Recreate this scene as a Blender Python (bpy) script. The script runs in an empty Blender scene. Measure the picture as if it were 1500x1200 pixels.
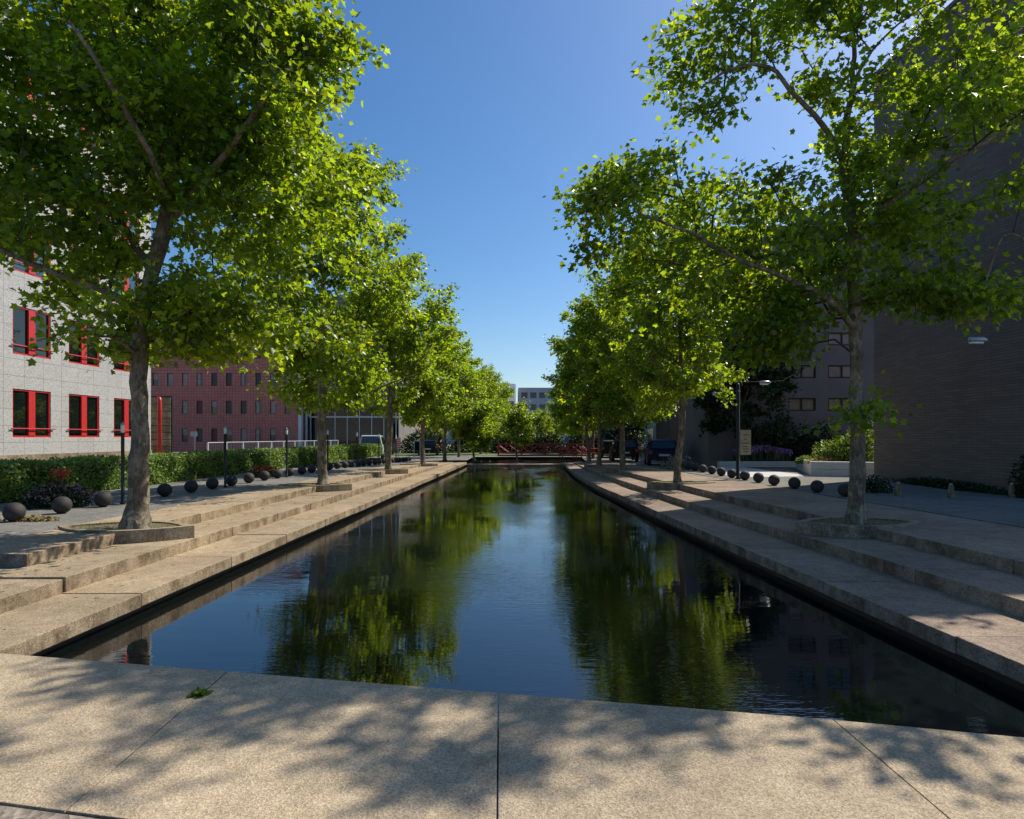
import bpy, math, random
import numpy as np
from mathutils import Vector, Matrix
R = math.radians
random.seed(7); RNG = np.random.default_rng(7)
SC = bpy.context.scene
COL = SC.collection

# ------------------------------------------------------------------ camera
cd = bpy.data.cameras.new('camera'); cam = bpy.data.objects.new('camera', cd); COL.objects.link(cam)
cam.location = (0, 0, 1.7); cam.rotation_euler = (R(90), 0, 0)
cd.sensor_fit = 'HORIZONTAL'; cd.sensor_width = 36; cd.lens = 21.6
cd.shift_y = 40 / 1500; cd.clip_start = 0.05; cd.clip_end = 4000
SC.camera = cam
# ------------------------------------------------------------------ light
SUN_AZ, SUN_EL = 54.0, 47.0        # azimuth from +Y towards +X
w = bpy.data.worlds.new('World'); SC.world = w; w.use_nodes = True
nt = w.node_tree; bg = nt.nodes['Background']
sky = nt.nodes.new('ShaderNodeTexSky'); sky.sky_type = 'NISHITA'; sky.sun_disc = False
sky.sun_elevation = R(SUN_EL); sky.sun_rotation = R(SUN_AZ)
sky.air_density = 1.0; sky.dust_density = 0.95; sky.ozone_density = 3.4
hs = nt.nodes.new('ShaderNodeHueSaturation'); hs.inputs['Saturation'].default_value = 1.27; hs.inputs['Hue'].default_value = .5
nt.links.new(sky.outputs[0], hs.inputs['Color']); nt.links.new(hs.outputs[0], bg.inputs[0]); bg.inputs[1].default_value = 0.119
sd = bpy.data.lights.new('sun', 'SUN'); sun = bpy.data.objects.new('sun', sd); COL.objects.link(sun)
sd.energy = 5.0; sd.angle = R(0.53); sd.color = (1.0, 0.93, 0.82)
sdir = Vector((math.sin(R(SUN_AZ)) * math.cos(R(SUN_EL)), math.cos(R(SUN_AZ)) * math.cos(R(SUN_EL)), math.sin(R(SUN_EL))))
sun.rotation_euler = sdir.to_track_quat('Z', 'Y').to_euler(); sun.location = sdir * 60
SC.view_settings.view_transform = 'Standard'; SC.view_settings.look = 'None'
SC.view_settings.exposure = 0.2; SC.view_settings.gamma = 1.0
SC.cycles.max_bounces = 8; SC.cycles.transmission_bounces = 4; SC.cycles.transparent_max_bounces = 8

# ------------------------------------------------------------------ helpers
def G(px, py, z=0.0):
    Y = 900 * (1.7 - z) / (py - 640); return ((px - 750) * Y / 900, Y)
def at(px, py, Y):
    return Vector(((px - 750) * Y / 900, Y, 1.7 + (640 - py) * Y / 900))
def tag(o, label=None, cat=None, group=None, kind=None):
    if label: o['label'] = label
    if cat: o['category'] = cat
    if group: o['group'] = group
    if kind: o['kind'] = kind
    return o
def empty(name, loc=(0, 0, 0), rz=0, label=None, cat=None, group=None):
    o = bpy.data.objects.new(name, None); COL.objects.link(o); o.empty_display_size = 0.2
    o.location = loc; o.rotation_euler = (0, 0, rz)
    return tag(o, label, cat, group)
class MB:
    def __init__(s): s.v = []; s.f = []
    def add(s, vs, fs):
        n = len(s.v); s.v += [tuple(v) for v in vs]; s.f += [tuple(i + n for i in f) for f in fs]; return s
    def box(s, x0, x1, y0, y1, z0, z1):
        return s.hexa([(x0, y0), (x1, y0), (x1, y1), (x0, y1)], z0, z1)
    def hexa(s, p, z0, z1):          # prism, any polygon (counter-clockwise), z1 scalar or list
        n = len(p); zt = z1 if isinstance(z1, (list, tuple)) else [z1] * n; zb = z0 if isinstance(z0, (list, tuple)) else [z0] * n
        vs = [(a[0], a[1], zb[i]) for i, a in enumerate(p)] + [(a[0], a[1], zt[i]) for i, a in enumerate(p)]
        fs = [tuple(range(n - 1, -1, -1)), tuple(range(n, 2 * n))] + [(i, (i + 1) % n, n + (i + 1) % n, n + i) for i in range(n)]
        return s.add(vs, fs)
    def quad(s, a, b, c, d): return s.add([a, b, c, d], [(0, 1, 2, 3)])
    def tube(s, pts, r, n=8, cap=True):
        pts = [Vector(p) for p in pts]; m = len(pts); rr = r if isinstance(r, (list, tuple)) else [r] * m
        vs = []; prev = None
        for i, p in enumerate(pts):
            d = (pts[min(i + 1, m - 1)] - pts[max(i - 1, 0)]).normalized()
            if prev is None: u = d.cross(Vector((0, 0, 1)) if abs(d.z) < .9 else Vector((1, 0, 0))).normalized()
            else: u = (prev - d * prev.dot(d)).normalized()
            prev = u; v = d.cross(u)
            vs += [p + (u * math.cos(t) + v * math.sin(t)) * rr[i] for t in [2 * math.pi * k / n for k in range(n)]]
        fs = [(i * n + k, i * n + (k + 1) % n, (i + 1) * n + (k + 1) % n, (i + 1) * n + k) for i in range(m - 1) for k in range(n)]
        if cap: fs += [tuple(range(n - 1, -1, -1)), tuple(range((m - 1) * n, m * n))]
        return s.add(vs, fs)
    def lathe(s, prof, n=16, c=(0, 0)):
        m = len(prof); vs = [(c[0] + r * math.cos(2 * math.pi * k / n), c[1] + r * math.sin(2 * math.pi * k / n), z) for r, z in prof for k in range(n)]
        fs = [(i * n + k, i * n + (k + 1) % n, (i + 1) * n + (k + 1) % n, (i + 1) * n + k) for i in range(m - 1) for k in range(n)]
        fs += [tuple(range(n - 1, -1, -1)), tuple(range((m - 1) * n, m * n))]
        return s.add(vs, fs)
    def build(s, name, mat, parent=None, smooth=False, bevel=0):
        me = bpy.data.meshes.new(name); me.from_pydata(s.v, [], s.f); me.update()
        o = bpy.data.objects.new(name, me); COL.objects.link(o); me.materials.append(mat)
        if smooth: me.shade_smooth()
        if parent: o.parent = parent
        if bevel:
            b = o.modifiers.new('bevel', 'BEVEL'); b.width = bevel; b.segments = 2; b.limit_method = 'ANGLE'
        return o
def struct(o): o['kind'] = 'structure'; return o
def np_mesh(name, V, F, n_per, mat, parent=None, tint=None, smooth=False):
    me = bpy.data.meshes.new(name); V = np.asarray(V, np.float32)
    me.vertices.add(len(V)); me.vertices.foreach_set('co', V.ravel())
    F = np.asarray(F, np.int32); me.loops.add(F.size); me.loops.foreach_set('vertex_index', F.ravel())
    me.polygons.add(F.size // n_per); me.polygons.foreach_set('loop_start', np.arange(0, F.size, n_per, dtype=np.int32))
    if tint is not None:
        a = me.attributes.new('tint', 'FLOAT', 'POINT'); a.data.foreach_set('value', np.asarray(tint, np.float32))
    me.update(calc_edges=True); me.validate()
    if smooth: me.shade_smooth()
    me.materials.append(mat); o = bpy.data.objects.new(name, me); COL.objects.link(o)
    if parent: o.parent = parent
    return o
def copy_tree(o, parent=None):
    c = o.copy(); COL.objects.link(c)
    if parent: c.parent = parent
    for ch in list(o.children): copy_tree(ch, c)
    return c
ORD = 'first second third fourth fifth sixth seventh eighth ninth tenth eleventh twelfth thirteenth fourteenth fifteenth sixteenth seventeenth eighteenth nineteenth twentieth twenty-first twenty-second twenty-third twenty-fourth twenty-fifth twenty-sixth twenty-seventh twenty-eighth twenty-ninth thirtieth thirty-first thirty-second thirty-third thirty-fourth'.split()

# ------------------------------------------------------------------ materials
class NM:
    def __init__(s, name):
        s.m = bpy.data.materials.new(name); s.m.use_nodes = True; s.t = s.m.node_tree; s.b = s.t.nodes['Principled BSDF']
        s.out = s.t.nodes['Material Output']
    def n(s, ty, **kw):
        x = s.t.nodes.new(ty)
        for k, v in kw.items():
            if isinstance(k, str) and hasattr(x, k): setattr(x, k, v)
        return x
    def l(s, a, b): s.t.links.new(a, b)
    def coord(s, scale=(1, 1, 1), kind='Object', rot=(0, 0, 0)):
        tc = s.n('ShaderNodeTexCoord'); mp = s.n('ShaderNodeMapping'); mp.inputs['Scale'].default_value = scale; mp.inputs['Rotation'].default_value = rot
        s.l(tc.outputs[kind], mp.inputs[0]); return mp.outputs[0]
    def noise(s, co, scale, detail=4, rough=.55):
        x = s.n('ShaderNodeTexNoise'); x.inputs['Scale'].default_value = scale; x.inputs['Detail'].default_value = detail; x.inputs['Roughness'].default_value = rough
        s.l(co, x.inputs['Vector']); return x.outputs['Fac']
    def vor(s, co, scale, out='Distance'):
        x = s.n('ShaderNodeTexVoronoi'); x.inputs['Scale'].default_value = scale; s.l(co, x.inputs['Vector']); return x.outputs[out]
    def ramp(s, fac, stops, interp='LINEAR'):
        x = s.n('ShaderNodeValToRGB'); cr = x.color_ramp; cr.interpolation = interp
        while len(cr.elements) < len(stops): cr.elements.new(0.5)
        for e, (p, c) in zip(cr.elements, stops): e.position = p; e.color = (*c, 1) if len(c) == 3 else c
        s.l(fac, x.inputs[0]); return x.outputs[0]
    def mix(s, fac, a, b, mode='MIX'):
        x = s.n('ShaderNodeMix'); x.data_type = 'RGBA'; x.blend_type = mode
        for i, v in ((0, fac), (6, a), (7, b)):
            if hasattr(v, 'is_output'): s.l(v, x.inputs[i])
            elif i == 0: x.inputs[0].default_value = v
            else: x.inputs[i].default_value = (*v, 1)
        return x.outputs[2]
    def bump(s, h, strength=.3, dist=.01, prev=None):
        x = s.n('ShaderNodeBump'); x.inputs['Strength'].default_value = strength; x.inputs['Distance'].default_value = dist
        s.l(h, x.inputs['Height'])
        if prev: s.l(prev, x.inputs['Normal'])
        s.l(x.outputs[0], s.b.inputs['Normal']); return x.outputs[0]
    def col(s, c):
        if hasattr(c, 'is_output'): s.l(c, s.b.inputs['Base Color'])
        else: s.b.inputs['Base Color'].default_value = (*c, 1)
        return s
    def rough(s, r, metal=0, spec=None):
        s.b.inputs['Roughness'].default_value = r; s.b.inputs['Metallic'].default_value = metal
        if spec is not None: s.b.inputs['Specular IOR Level'].default_value = spec
        return s
def plain(name, c, r=.6, metal=0, var=.25, sc=6, spec=.5):
    m = NM(name); co = m.coord(); f = m.noise(co, sc, 6)
    m.col(m.mix(m.ramp(f, [(.3, (0, 0, 0)), (.7, (1, 1, 1))]), tuple(x * (1 - var) for x in c), tuple(min(1, x * (1 + var)) for x in c)))
    m.rough(r, metal, spec); m.bump(m.noise(co, sc * 8, 3), .12, .004); return m.m

def concrete(name, base, dark, speck=90, stain=.6, bumpd=.004, island=True):
    m = NM(name); co = m.coord()
    big = m.ramp(m.noise(co, .9, 6, .6), [(.3, (0, 0, 0)), (.72, (1, 1, 1))])
    c = m.mix(big, dark, base)
    med = m.ramp(m.noise(co, 5.5, 5, .65), [(.35, (.72, .70, .66)), (.65, (1.08, 1.07, 1.05))]); c = m.mix(stain, c, med, 'MULTIPLY')
    vc = m.vor(co, speck, 'Color'); sp = m.n('ShaderNodeSeparateColor'); m.l(vc, sp.inputs[0])
    pebble = m.ramp(sp.outputs[0], [(0, (.42, .38, .34)), (.25, (.75, .73, .70)), (.6, (1.0, .98, .95)), (1, (1.5, 1.45, 1.35))])
    c = m.mix(.6, c, pebble, 'MULTIPLY')
    fine = m.ramp(m.noise(co, speck * 3.0, 2, .7), [(.3, (.7, .7, .7)), (.7, (1.25, 1.25, 1.25))]); c = m.mix(.6, c, fine, 'MULTIPLY')
    bl = m.ramp(m.noise(co, 1.7, 7, .72), [(.30, (.52, .50, .46)), (.44, (1, 1, 1)), (1, (1, 1, 1))]); c = m.mix(.55, c, bl, 'MULTIPLY')
    if island:
        g = m.n('ShaderNodeNewGeometry'); ri = m.ramp(g.outputs['Random Per Island'], [(0, (.84, .84, .86)), (1, (1.1, 1.08, 1.04))]); c = m.mix(.8, c, ri, 'MULTIPLY')
    # water streaks, with riser shade painted in, on upright faces
    g2 = m.n('ShaderNodeNewGeometry'); sx = m.n('ShaderNodeSeparateXYZ'); m.l(g2.outputs['True Normal'], sx.inputs[0])
    ab = m.n('ShaderNodeMath', operation='ABSOLUTE'); m.l(sx.outputs[2], ab.inputs[0])
    up = m.n('ShaderNodeMath', operation='LESS_THAN'); up.inputs[1].default_value = .4; m.l(ab.outputs[0], up.inputs[0])
    st = m.ramp(m.noise(m.coord((1.2, 1.2, .8)), 2.6, 8, .75), [(.40, (.30, .27, .23)), (.58, (1, 1, 1))])
    mu = m.mix(1.0, c, st, 'MULTIPLY'); fac = m.n('ShaderNodeMath', operation='MULTIPLY'); fac.inputs[1].default_value = .75; m.l(up.outputs[0], fac.inputs[0])
    c = m.mix(fac.outputs[0], c, mu)
    m.col(c); m.rough(.88, 0, .12)
    b1 = m.bump(m.vor(co, speck, 'Distance'), .55, bumpd); m.bump(m.noise(co, 9, 6), .4, .012, b1)
    return m.m
M = {}
M['slab'] = concrete('exposed_aggregate', (.50, .41, .29), (.40, .33, .24), 120)
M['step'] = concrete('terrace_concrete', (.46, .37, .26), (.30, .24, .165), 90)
M['step_shade'] = concrete('shade_terrace_concrete', (.40, .315, .25), (.25, .195, .155), 90)  # darker copy of the terrace concrete, right-bank shade put into the colour
M['kerb'] = concrete('planter_concrete', (.40, .33, .24), (.27, .22, .16), 60)
M['paving'] = concrete('grey_paving', (.25, .245, .225), (.17, .17, .16), 60, .7)
M['rough'] = concrete('coarse_aggregate', (.36, .31, .26), (.24, .21, .18), 34, .8, .012)
M['bed'] = plain('dark_mud', (.012, .012, .008), .9)
M['wet'] = plain('wet_wall', (.035, .032, .024), .5)
M['asphalt'] = concrete('asphalt', (.075, .075, .08), (.05, .05, .052), 60, .7, .004, False)
M['black'] = plain('black_paint', (.012, .012, .014), .45, 0, .3)
M['ball'] = None
m = NM('dark_ball_stone'); co = m.coord(); oi = m.n('ShaderNodeObjectInfo')
c = m.mix(m.ramp(m.noise(co, 9, 6, .7), [(.35, (0, 0, 0)), (.7, (1, 1, 1))]), (.016, .014, .014), (.044, .038, .035))
c = m.mix(.8, c, m.ramp(oi.outputs['Random'], [(0, (.75, .75, .8)), (1, (1.3, 1.2, 1.1))]), 'MULTIPLY')
m.col(c); m.rough(.75); m.bump(m.noise(co, 60, 4), .4, .006); M['ball'] = m.m

# water
m = NM('pond_water'); m.col((.0035, .006, .006)); m.rough(.0); m.b.inputs['IOR'].default_value = 1.78
co = m.coord((.5, 1.5, 1)); h1 = m.noise(co, 2.0, 2, .5); h2 = m.noise(m.coord((1.0, 4.2, 1)), 6.0, 2, .5)
patch = m.ramp(m.noise(m.coord((.35, .22, 1)), 1.0, 2), [(.42, (.08, .08, .08)), (.62, (1, 1, 1))])
mm = m.n('ShaderNodeMath', operation='MULTIPLY'); m.l(h2, mm.inputs[0]); m.l(patch, mm.inputs[1])
b1 = m.bump(h1, .20, .009); m.bump(mm.outputs[0], .6, .0075, b1); M['water'] = m.m

def leafmat(name, top, trans, tfac=.5, rough=.5, lo=.5, hi=1.4, yellow=(1.5, 1.15, .5)):
    m = NM(name); a = m.n('ShaderNodeAttribute'); a.attribute_name = 'tint'
    k = m.ramp(a.outputs['Fac'], [(0, (lo, lo, lo)), (.55, (1, 1, 1)), (.93, (hi, hi, hi * .9)), (1, tuple(x * hi for x in yellow))])
    ct = m.mix(1.0, top, k, 'MULTIPLY'); cr = m.mix(1.0, trans, k, 'MULTIPLY')
    m.col(ct); m.rough(rough, 0, .5)
    tr = m.n('ShaderNodeBsdfTranslucent'); m.l(cr, tr.inputs[0]); mx = m.n('ShaderNodeMixShader'); mx.inputs[0].default_value = tfac
    m.l(m.b.outputs[0], mx.inputs[1]); m.l(tr.outputs[0], mx.inputs[2]); m.l(mx.outputs[0], m.out.inputs[0]); return m.m
M['leaf'] = leafmat('plane_leaf', (.050, .098, .013), (.46, .62, .016), .52, .36)
M['hedgeleaf'] = leafmat('hedge_leaf', (.16, .25, .05), (.25, .38, .03), .3)
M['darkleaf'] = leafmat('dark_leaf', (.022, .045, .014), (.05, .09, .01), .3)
M['limeleaf'] = leafmat('lime_leaf', (.13, .20, .03), (.24, .34, .02), .4)
M['ochre'] = leafmat('ochre_leaf', (.30, .19, .07), (.30, .20, .06), .3)
M['lavender'] = leafmat('lavender_flower', (.42, .22, .55), (.35, .2, .5), .3, .6, .6, 1.4, (1, 1, 1))
M['stem'] = leafmat('grey_green_stem', (.10, .13, .07), (.12, .16, .06), .3)
M['pinkf'] = leafmat('pink_flower', (.34, .08, .17), (.3, .08, .16), .3, .6, .5, 1.5, (1.3, 1.6, 1.4))
M['redf'] = leafmat('red_flower', (.6, .04, .02), (.6, .05, .02), .4, .6, .6, 1.2, (1, 1.5, 1))
M['whitef'] = leafmat('white_flower', (.5, .5, .46), (.4, .4, .38), .3, .6, .6, 1.2, (1, 1, 1))
M['grass'] = leafmat('grass_blade', (.11, .17, .03), (.2, .3, .03), .4)
M['straw'] = leafmat('dry_straw', (.42, .32, .14), (.35, .26, .1), .3)

m = NM('plane_bark'); co = m.coord((1, 1, .7)); vz = m.n('ShaderNodeTexVoronoi'); vz.feature = 'F1'; vz.inputs['Scale'].default_value = 9
wr = m.n('ShaderNodeVectorMath', operation='ADD'); nz = m.n('ShaderNodeTexNoise'); nz.inputs['Scale'].default_value = 7; m.l(co, nz.inputs['Vector']); sc_ = m.n('ShaderNodeVectorMath', operation='SCALE'); sc_.inputs['Scale'].default_value = .28; m.l(nz.outputs['Color'], sc_.inputs[0]); m.l(co, wr.inputs[0]); m.l(sc_.outputs[0], wr.inputs[1]); m.l(wr.outputs[0], vz.inputs['Vector'])
sp = m.n('ShaderNodeSeparateColor'); m.l(vz.outputs['Color'], sp.inputs[0])
c = m.ramp(sp.outputs[0], [(0, (.17, .132, .10)), (.4, (.21, .172, .13)), (.7, (.25, .21, .16)), (.92, (.34, .295, .22))])
f = m.noise(m.coord((1, 1, .35)), 26, 6, .75)
c = m.mix(.85, c, m.ramp(f, [(.33, (.32, .29, .27)), (.55, (1, .98, .95)), (.72, (1.35, 1.3, 1.2))]), 'MULTIPLY')
c = m.mix(.6, c, m.ramp(m.noise(m.coord((1, 1, .5)), 3.2, 4, .6), [(.38, (.45, .42, .40)), (.6, (1.1, 1.08, 1.02))]), 'MULTIPLY')
m.col(c); m.rough(.85, 0, .2); b = m.bump(f, .7, .02); m.bump(vz.outputs['Distance'], .35, .02, b); M['bark'] = m.m
M['twig'] = plain('branch_bark', (.055, .042, .032), .85, 0, .3, 10)
M['soil'] = plain('dry_soil', (.16, .12, .075), .95, 0, .45, 14)
M['red'] = plain('red_paint', (.50, .025, .022), .4, 0, .12)
M['redp'] = plain('red_bridge_paint', (.38, .04, .035), .55, 0, .3)
M['white'] = plain('white_paint', (.50, .51, .52), .45, 0, .08)
M['cream'] = plain('cream_sign', (.42, .35, .22), .6, 0, .1)
M['galv'] = plain('galvanised', (.35, .36, .38), .4, .6, .15)
M['trellis'] = plain('weathered_wood', (.20, .17, .12), .8)
m = NM('planter_stone'); co = m.coord(); m.col(m.mix(m.noise(co, 4, 6), (.44, .43, .42), (.58, .57, .55))); m.rough(.8); m.bump(m.noise(co, 60, 3), .2, .004); M['wstone'] = m.m

def glass(name, c=(.008, .012, .014), r=.03, ior=1.5):
    m = NM(name); m.col(c); m.rough(r); m.b.inputs['IOR'].default_value = ior; m.bump(m.noise(m.coord(), .9, 2), .05, .02); return m.m
M['glass'] = glass('window_glass', (.006, .010, .009), .03, 1.6); M['glasscyan'] = glass('cyan_glass', (.01, .05, .06), .03, 1.9)  # cyan reflection of the upper panes put into the glass colour
M['blind'] = plain('window_blind', (.34, .27, .25), .8, 0, .2, 3); M['blinddark'] = plain('dark_window', (.02, .015, .017), .3)
M['blindred'] = plain('red_shutter', (.11, .018, .022), .5)
M['blindtan'] = plain('tan_blind', (.30, .25, .16), .8)
M['lampglass'] = plain('lamp_glass', (.75, .75, .70), .25)

# granite cladding
m = NM('granite_cladding'); co = m.coord(); sp = m.n('ShaderNodeSeparateColor'); m.l(m.vor(co, 42, 'Color'), sp.inputs[0])
c = m.ramp(sp.outputs[0], [(0, (.24, .235, .22)), (.12, (.36, .355, .33)), (.3, (.46, .45, .42)), (1, (.54, .53, .49))])
c = m.mix(.8, c, m.ramp(m.noise(co, 22, 4, .8), [(.38, (.68, .68, .68)), (.62, (1.1, 1.1, 1.1))]), 'MULTIPLY')
bk = m.n('ShaderNodeTexBrick'); bk.offset = 0; bk.inputs['Scale'].default_value = 1; bk.inputs['Mortar Size'].default_value = .008; bk.inputs['Mortar Smooth'].default_value = 0
bk.inputs['Brick Width'].default_value = .89; bk.inputs['Row Height'].default_value = .6
for k, v in (('Color1', (1, 1, 1, 1)), ('Color2', (.9, .9, .9, 1)), ('Mortar', (.45, .45, .45, 1))): bk.inputs[k].default_value = v
mp = m.n('ShaderNodeMapping'); tc = m.n('ShaderNodeTexCoord'); m.l(tc.outputs['Object'], mp.inputs[0]); mp.inputs['Rotation'].default_value = (R(-90), 0, 0); mp.inputs['Location'].default_value = (.0, .0, 0)
m.l(mp.outputs[0], bk.inputs['Vector']); m.col(m.mix(1.0, c, bk.outputs[0], 'MULTIPLY')); m.rough(.55); m.bump(bk.outputs[0], .5, .006); M['granite'] = m.m

def brickmat(name, c1, c2, mortar, bw, rh, ms, rotz=False, off=.5, bump=.006, big=.5):
    m = NM(name); co0 = m.coord()
    bk = m.n('ShaderNodeTexBrick'); bk.offset = off; bk.inputs['Scale'].default_value = 1; bk.inputs['Mortar Size'].default_value = ms; bk.inputs['Mortar Smooth'].default_value = .1
    bk.inputs['Brick Width'].default_value = bw; bk.inputs['Row Height'].default_value = rh; bk.inputs['Bias'].default_value = -.1
    bk.inputs['Color1'].default_value = (*c1, 1); bk.inputs['Color2'].default_value = (*c2, 1); bk.inputs['Mortar'].default_value = (*mortar, 1)
    mp = m.n('ShaderNodeMapping'); tc = m.n('ShaderNodeTexCoord'); m.l(tc.outputs['Object'], mp.inputs[0]); mp.inputs['Rotation'].default_value = (R(-90), 0, 0)
    m.l(mp.outputs[0], bk.inputs['Vector'])
    c = m.mix(big, bk.outputs[0], m.ramp(m.noise(co0, .35, 5, .6), [(.3, (.75, .75, .76)), (.7, (1.15, 1.12, 1.1))]), 'MULTIPLY')
    c = m.mix(.18, c, m.ramp(m.noise(m.coord((.6, .6, 6)), 1.6, 5, .7), [(.35, (.7, .7, .7)), (.65, (1.2, 1.2, 1.2))]), 'MULTIPLY')
    m.col(c); m.rough(.85, 0, .25); m.bump(bk.outputs['Fac'], -.25, bump); return m.m
M['brownbrick'] = brickmat('brown_brick', (.155, .122, .105), (.20, .160, .140), (.125, .10, .09), .42, .075, .010)
M['pinktile'] = brickmat('dusky_red_tile', (.50, .175, .14), (.56, .21, .175), (.26, .11, .095), .3, .3, .02, off=0)
M['plaster'] = plain('grey_plaster', (.19, .172, .168), .9, 0, .12, .8)
M['plasterdk'] = plain('dark_plaster', (.12, .11, .115), .9, 0, .15, .8)
M['bluegrey'] = plain('shade_grey_cladding', (.30, .33, .38), .7, 0, .08, .5)  # blue-grey of the shaded far block put into the base colour
M['bwhite'] = plain('white_cladding', (.62, .62, .62), .7, 0, .06, .5)

# ------------------------------------------------------------------ lines of the terraces (X as a function of Y)
def pl(pts):
    ys = [p[1] for p in pts]; xs = [p[0] for p in pts]
    def f(Y):
        if Y <= ys[0]: return xs[0] + (Y - ys[0]) * (xs[1] - xs[0]) / (ys[1] - ys[0])
        if Y >= ys[-1]: return xs[-1] + (Y - ys[-1]) * (xs[-1] - xs[-2]) / (ys[-1] - ys[-2])
        return float(np.interp(Y, ys, xs))
    return f
L1 = lambda Y: -4.233 + .03 * Y
L2 = lambda Y: -5.09 + .03 * Y
L3 = lambda Y: -5.95 + .03 * Y
L4 = lambda Y: -7.12 + .03 * Y
R1 = pl([(3.80, 4.61), (3.70, 6.7), (3.54, 9.1), (3.39, 12.2), (3.24, 15.9), (3.13, 18.4), (2.98, 22), (2.91, 24.5), (2.94, 29.4), (3.2, 37.3), (3.4, 42), (4.2, 52)])
R2 = pl([(4.80, 5.73), (4.60, 8.3), (4.42, 10.8), (4.16, 15), (4.0, 18.2), (3.78, 24), (3.72, 29), (3.9, 37), (4.1, 42), (5, 52)])
R3 = pl([(5.66, 6.78), (5.50, 9.27), (5.2, 13), (4.88, 17.5), (4.7, 20), (4.45, 25.2), (4.42, 31), (4.74, 38.8), (4.95, 42), (6, 52)])
R4 = pl([(7.9, 8), (7.75, 9.4), (7.45, 12.8), (7.2, 17.5), (6.6, 23.6), (6.5, 30), (6.9, 40), (8, 52)])
edgeY = lambda X: 4.06 - .19 * X            # far edge of the foreground slab
gl = lambda Y: 1.0 if Y < 26 else max(.12, 1 - (Y - 26) / 16 * .88)
ZL = lambda k, Y: .16 * k * gl(Y)
YEND = 41.0

# ------------------------------------------------------------------ ground, water
g = MB(); rows = [7.25, 16, 26, 30, 34, 38, 42, 53, 70, 300, 2500]
for a, b in zip(rows[:-1], rows[1:]):
    za, zb = ZL(2, a) - .012, ZL(2, b) - .012
    if a < 53:
        g.quad((-600, a, za), (L4(a), a, za), (L4(b), b, zb), (-600, b, zb))
        ra, rb = R4(a) + .07, R4(b) + .07
        g.quad((ra, a, za), (600, a, za), (600, b, zb), (rb, b, zb))
    else:
        g.quad((-2500, a, za), (2500, a, za), (2500, b, zb), (-2500, b, zb))
g.quad((R4(7.25) + .07, 7.25, .308), (R4(41) + .07, 41, .03), (R4(41) + .07, 41, -.3), (R4(7.25) + .07, 7.25, -.3))
g.quad((R4(0) + .07, -5, .308), (600, -5, .308), (600, 7.25, .308), (R4(7.25) + .07, 7.25, .308))
g.quad((-600, -300, -.02), (600, -300, -.02), (600, -5, -.02), (-600, -5, -.02))
g.quad((-600, -5, -.02), (-8, -5, -.02), (-8, 4.9, -.02), (-600, 4.9, -.02))
g.quad((-600, 4.9, .15), (-8, 4.9, .15), (-8, 7.25, .15), (-600, 7.25, .15))
g.quad((-600, 7.25, .15), (L3(7.25), 7.25, .15), (L3(7.25), 7.25, .308), (-600, 7.25, .308))
# ground strips each side of the second pool
g.quad((L4(42), 42, .026), (-3.2, 42, .026), (-3.2, 53, .026), (L4(53), 53, .026))
g.quad((5.0, 42, .026), (R4(42) + .07, 42, .026), (R4(53) + .07, 53, .026), (6.0, 53, .026))
struct(g.build('ground', M['paving']))
b = MB(); b.quad((-300, -60, -.9), (300, -60, -.9), (300, 80, -.9), (-300, 80, -.9)); struct(b.build('canal_bed_light_block', M['bed']))  # bed widened under the terraces to block sky light leaking through joints
wt = MB()
for a, b_ in zip(np.arange(2.6, 41, 2.4), np.arange(5.0, 43.4, 2.4)):
    a, b_ = float(a), float(min(b_, YEND + .05))
    wt.quad((L1(a) - .2, a, -.25), (R1(a) + .2, a, -.25), (R1(b_) + .2, b_, -.25), (L1(b_) - .2, b_, -.25))
o = struct(wt.build('water', M['water']))
p2 = MB(); p2.quad((-3.2, 42.0, -.15), (5.2, 42.0, -.15), (6.1, 53, -.15), (-3.2, 53, -.15)); struct(p2.build('far_pool_water', M['water']))
# recessed canal walls
wl = MB()
for F, s in ((L1, -1), (R1, 1)):
    ys = [2.6, 9, 16, 22, 24.5, 29.4, 37, 41.1]
    for a, b_ in zip(ys[:-1], ys[1:]):
        xa, xb = F(a) + s * .13, F(b_) + s * .13
        wl.hexa([(xa, a), (xb, b_), (xb + s * .3, b_), (xa + s * .3, a)][::(-1 if s > 0 else 1)][::-1], -.9, -.16)
wl.hexa([(-6, edgeY(-6) - .45), (6, edgeY(6) - .45), (6, edgeY(6) - .14), (-6, edgeY(-6) - .14)], -.9, -.17)
struct(wl.build('canal_wall', M['wet']))

# ------------------------------------------------------------------ terraces: separate slabs with open joints
def slabs(name, A, B, k, y0, y1, step, left, thick, mat, gap=.012, offs=0.0, yfA=None):
    mb = MB(); y = y0; i = 0
    while y < y1 - .05:
        n = min(y1, y + step * random.uniform(.97, 1.03)); a, c = y + gap / 2, n - gap / 2
        dz = random.uniform(-.006, .006); j = random.uniform(-.006, .006)
        za, zc = ZL(k, a) + dz, ZL(k, c) + dz + random.uniform(-.003, .003)
        p = [(B(a) if left else A(a), a), (A(a) if left else B(a), a), (A(c) if left else B(c), c), (B(c) if left else A(c), c)]
        sgn = -1 if left else 1
        ia = (1, 2) if left else (0, 3)
        for q in ia: p[q] = (p[q][0] + j, p[q][1])
        mb.hexa(p, [za - thick, za - thick, zc - thick, zc - thick], [za, za, zc, zc]); y = n; i += 1
    o = mb.build(name, mat, bevel=.009); return struct(o)
eps = .01
slabs('left_lower_terrace', L1, lambda Y: L2(Y) - .02, 0, 4.69, YEND, 2.02, True, .15, M['step'])
slabs('left_middle_terrace', L2, lambda Y: L3(Y) - .02, 1, 6.72, YEND, 1.9, True, .2, M['step'])
slabs('left_upper_terrace', L3, L4, 2, 7.25, YEND, 1.95, True, .2, M['step'])
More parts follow.
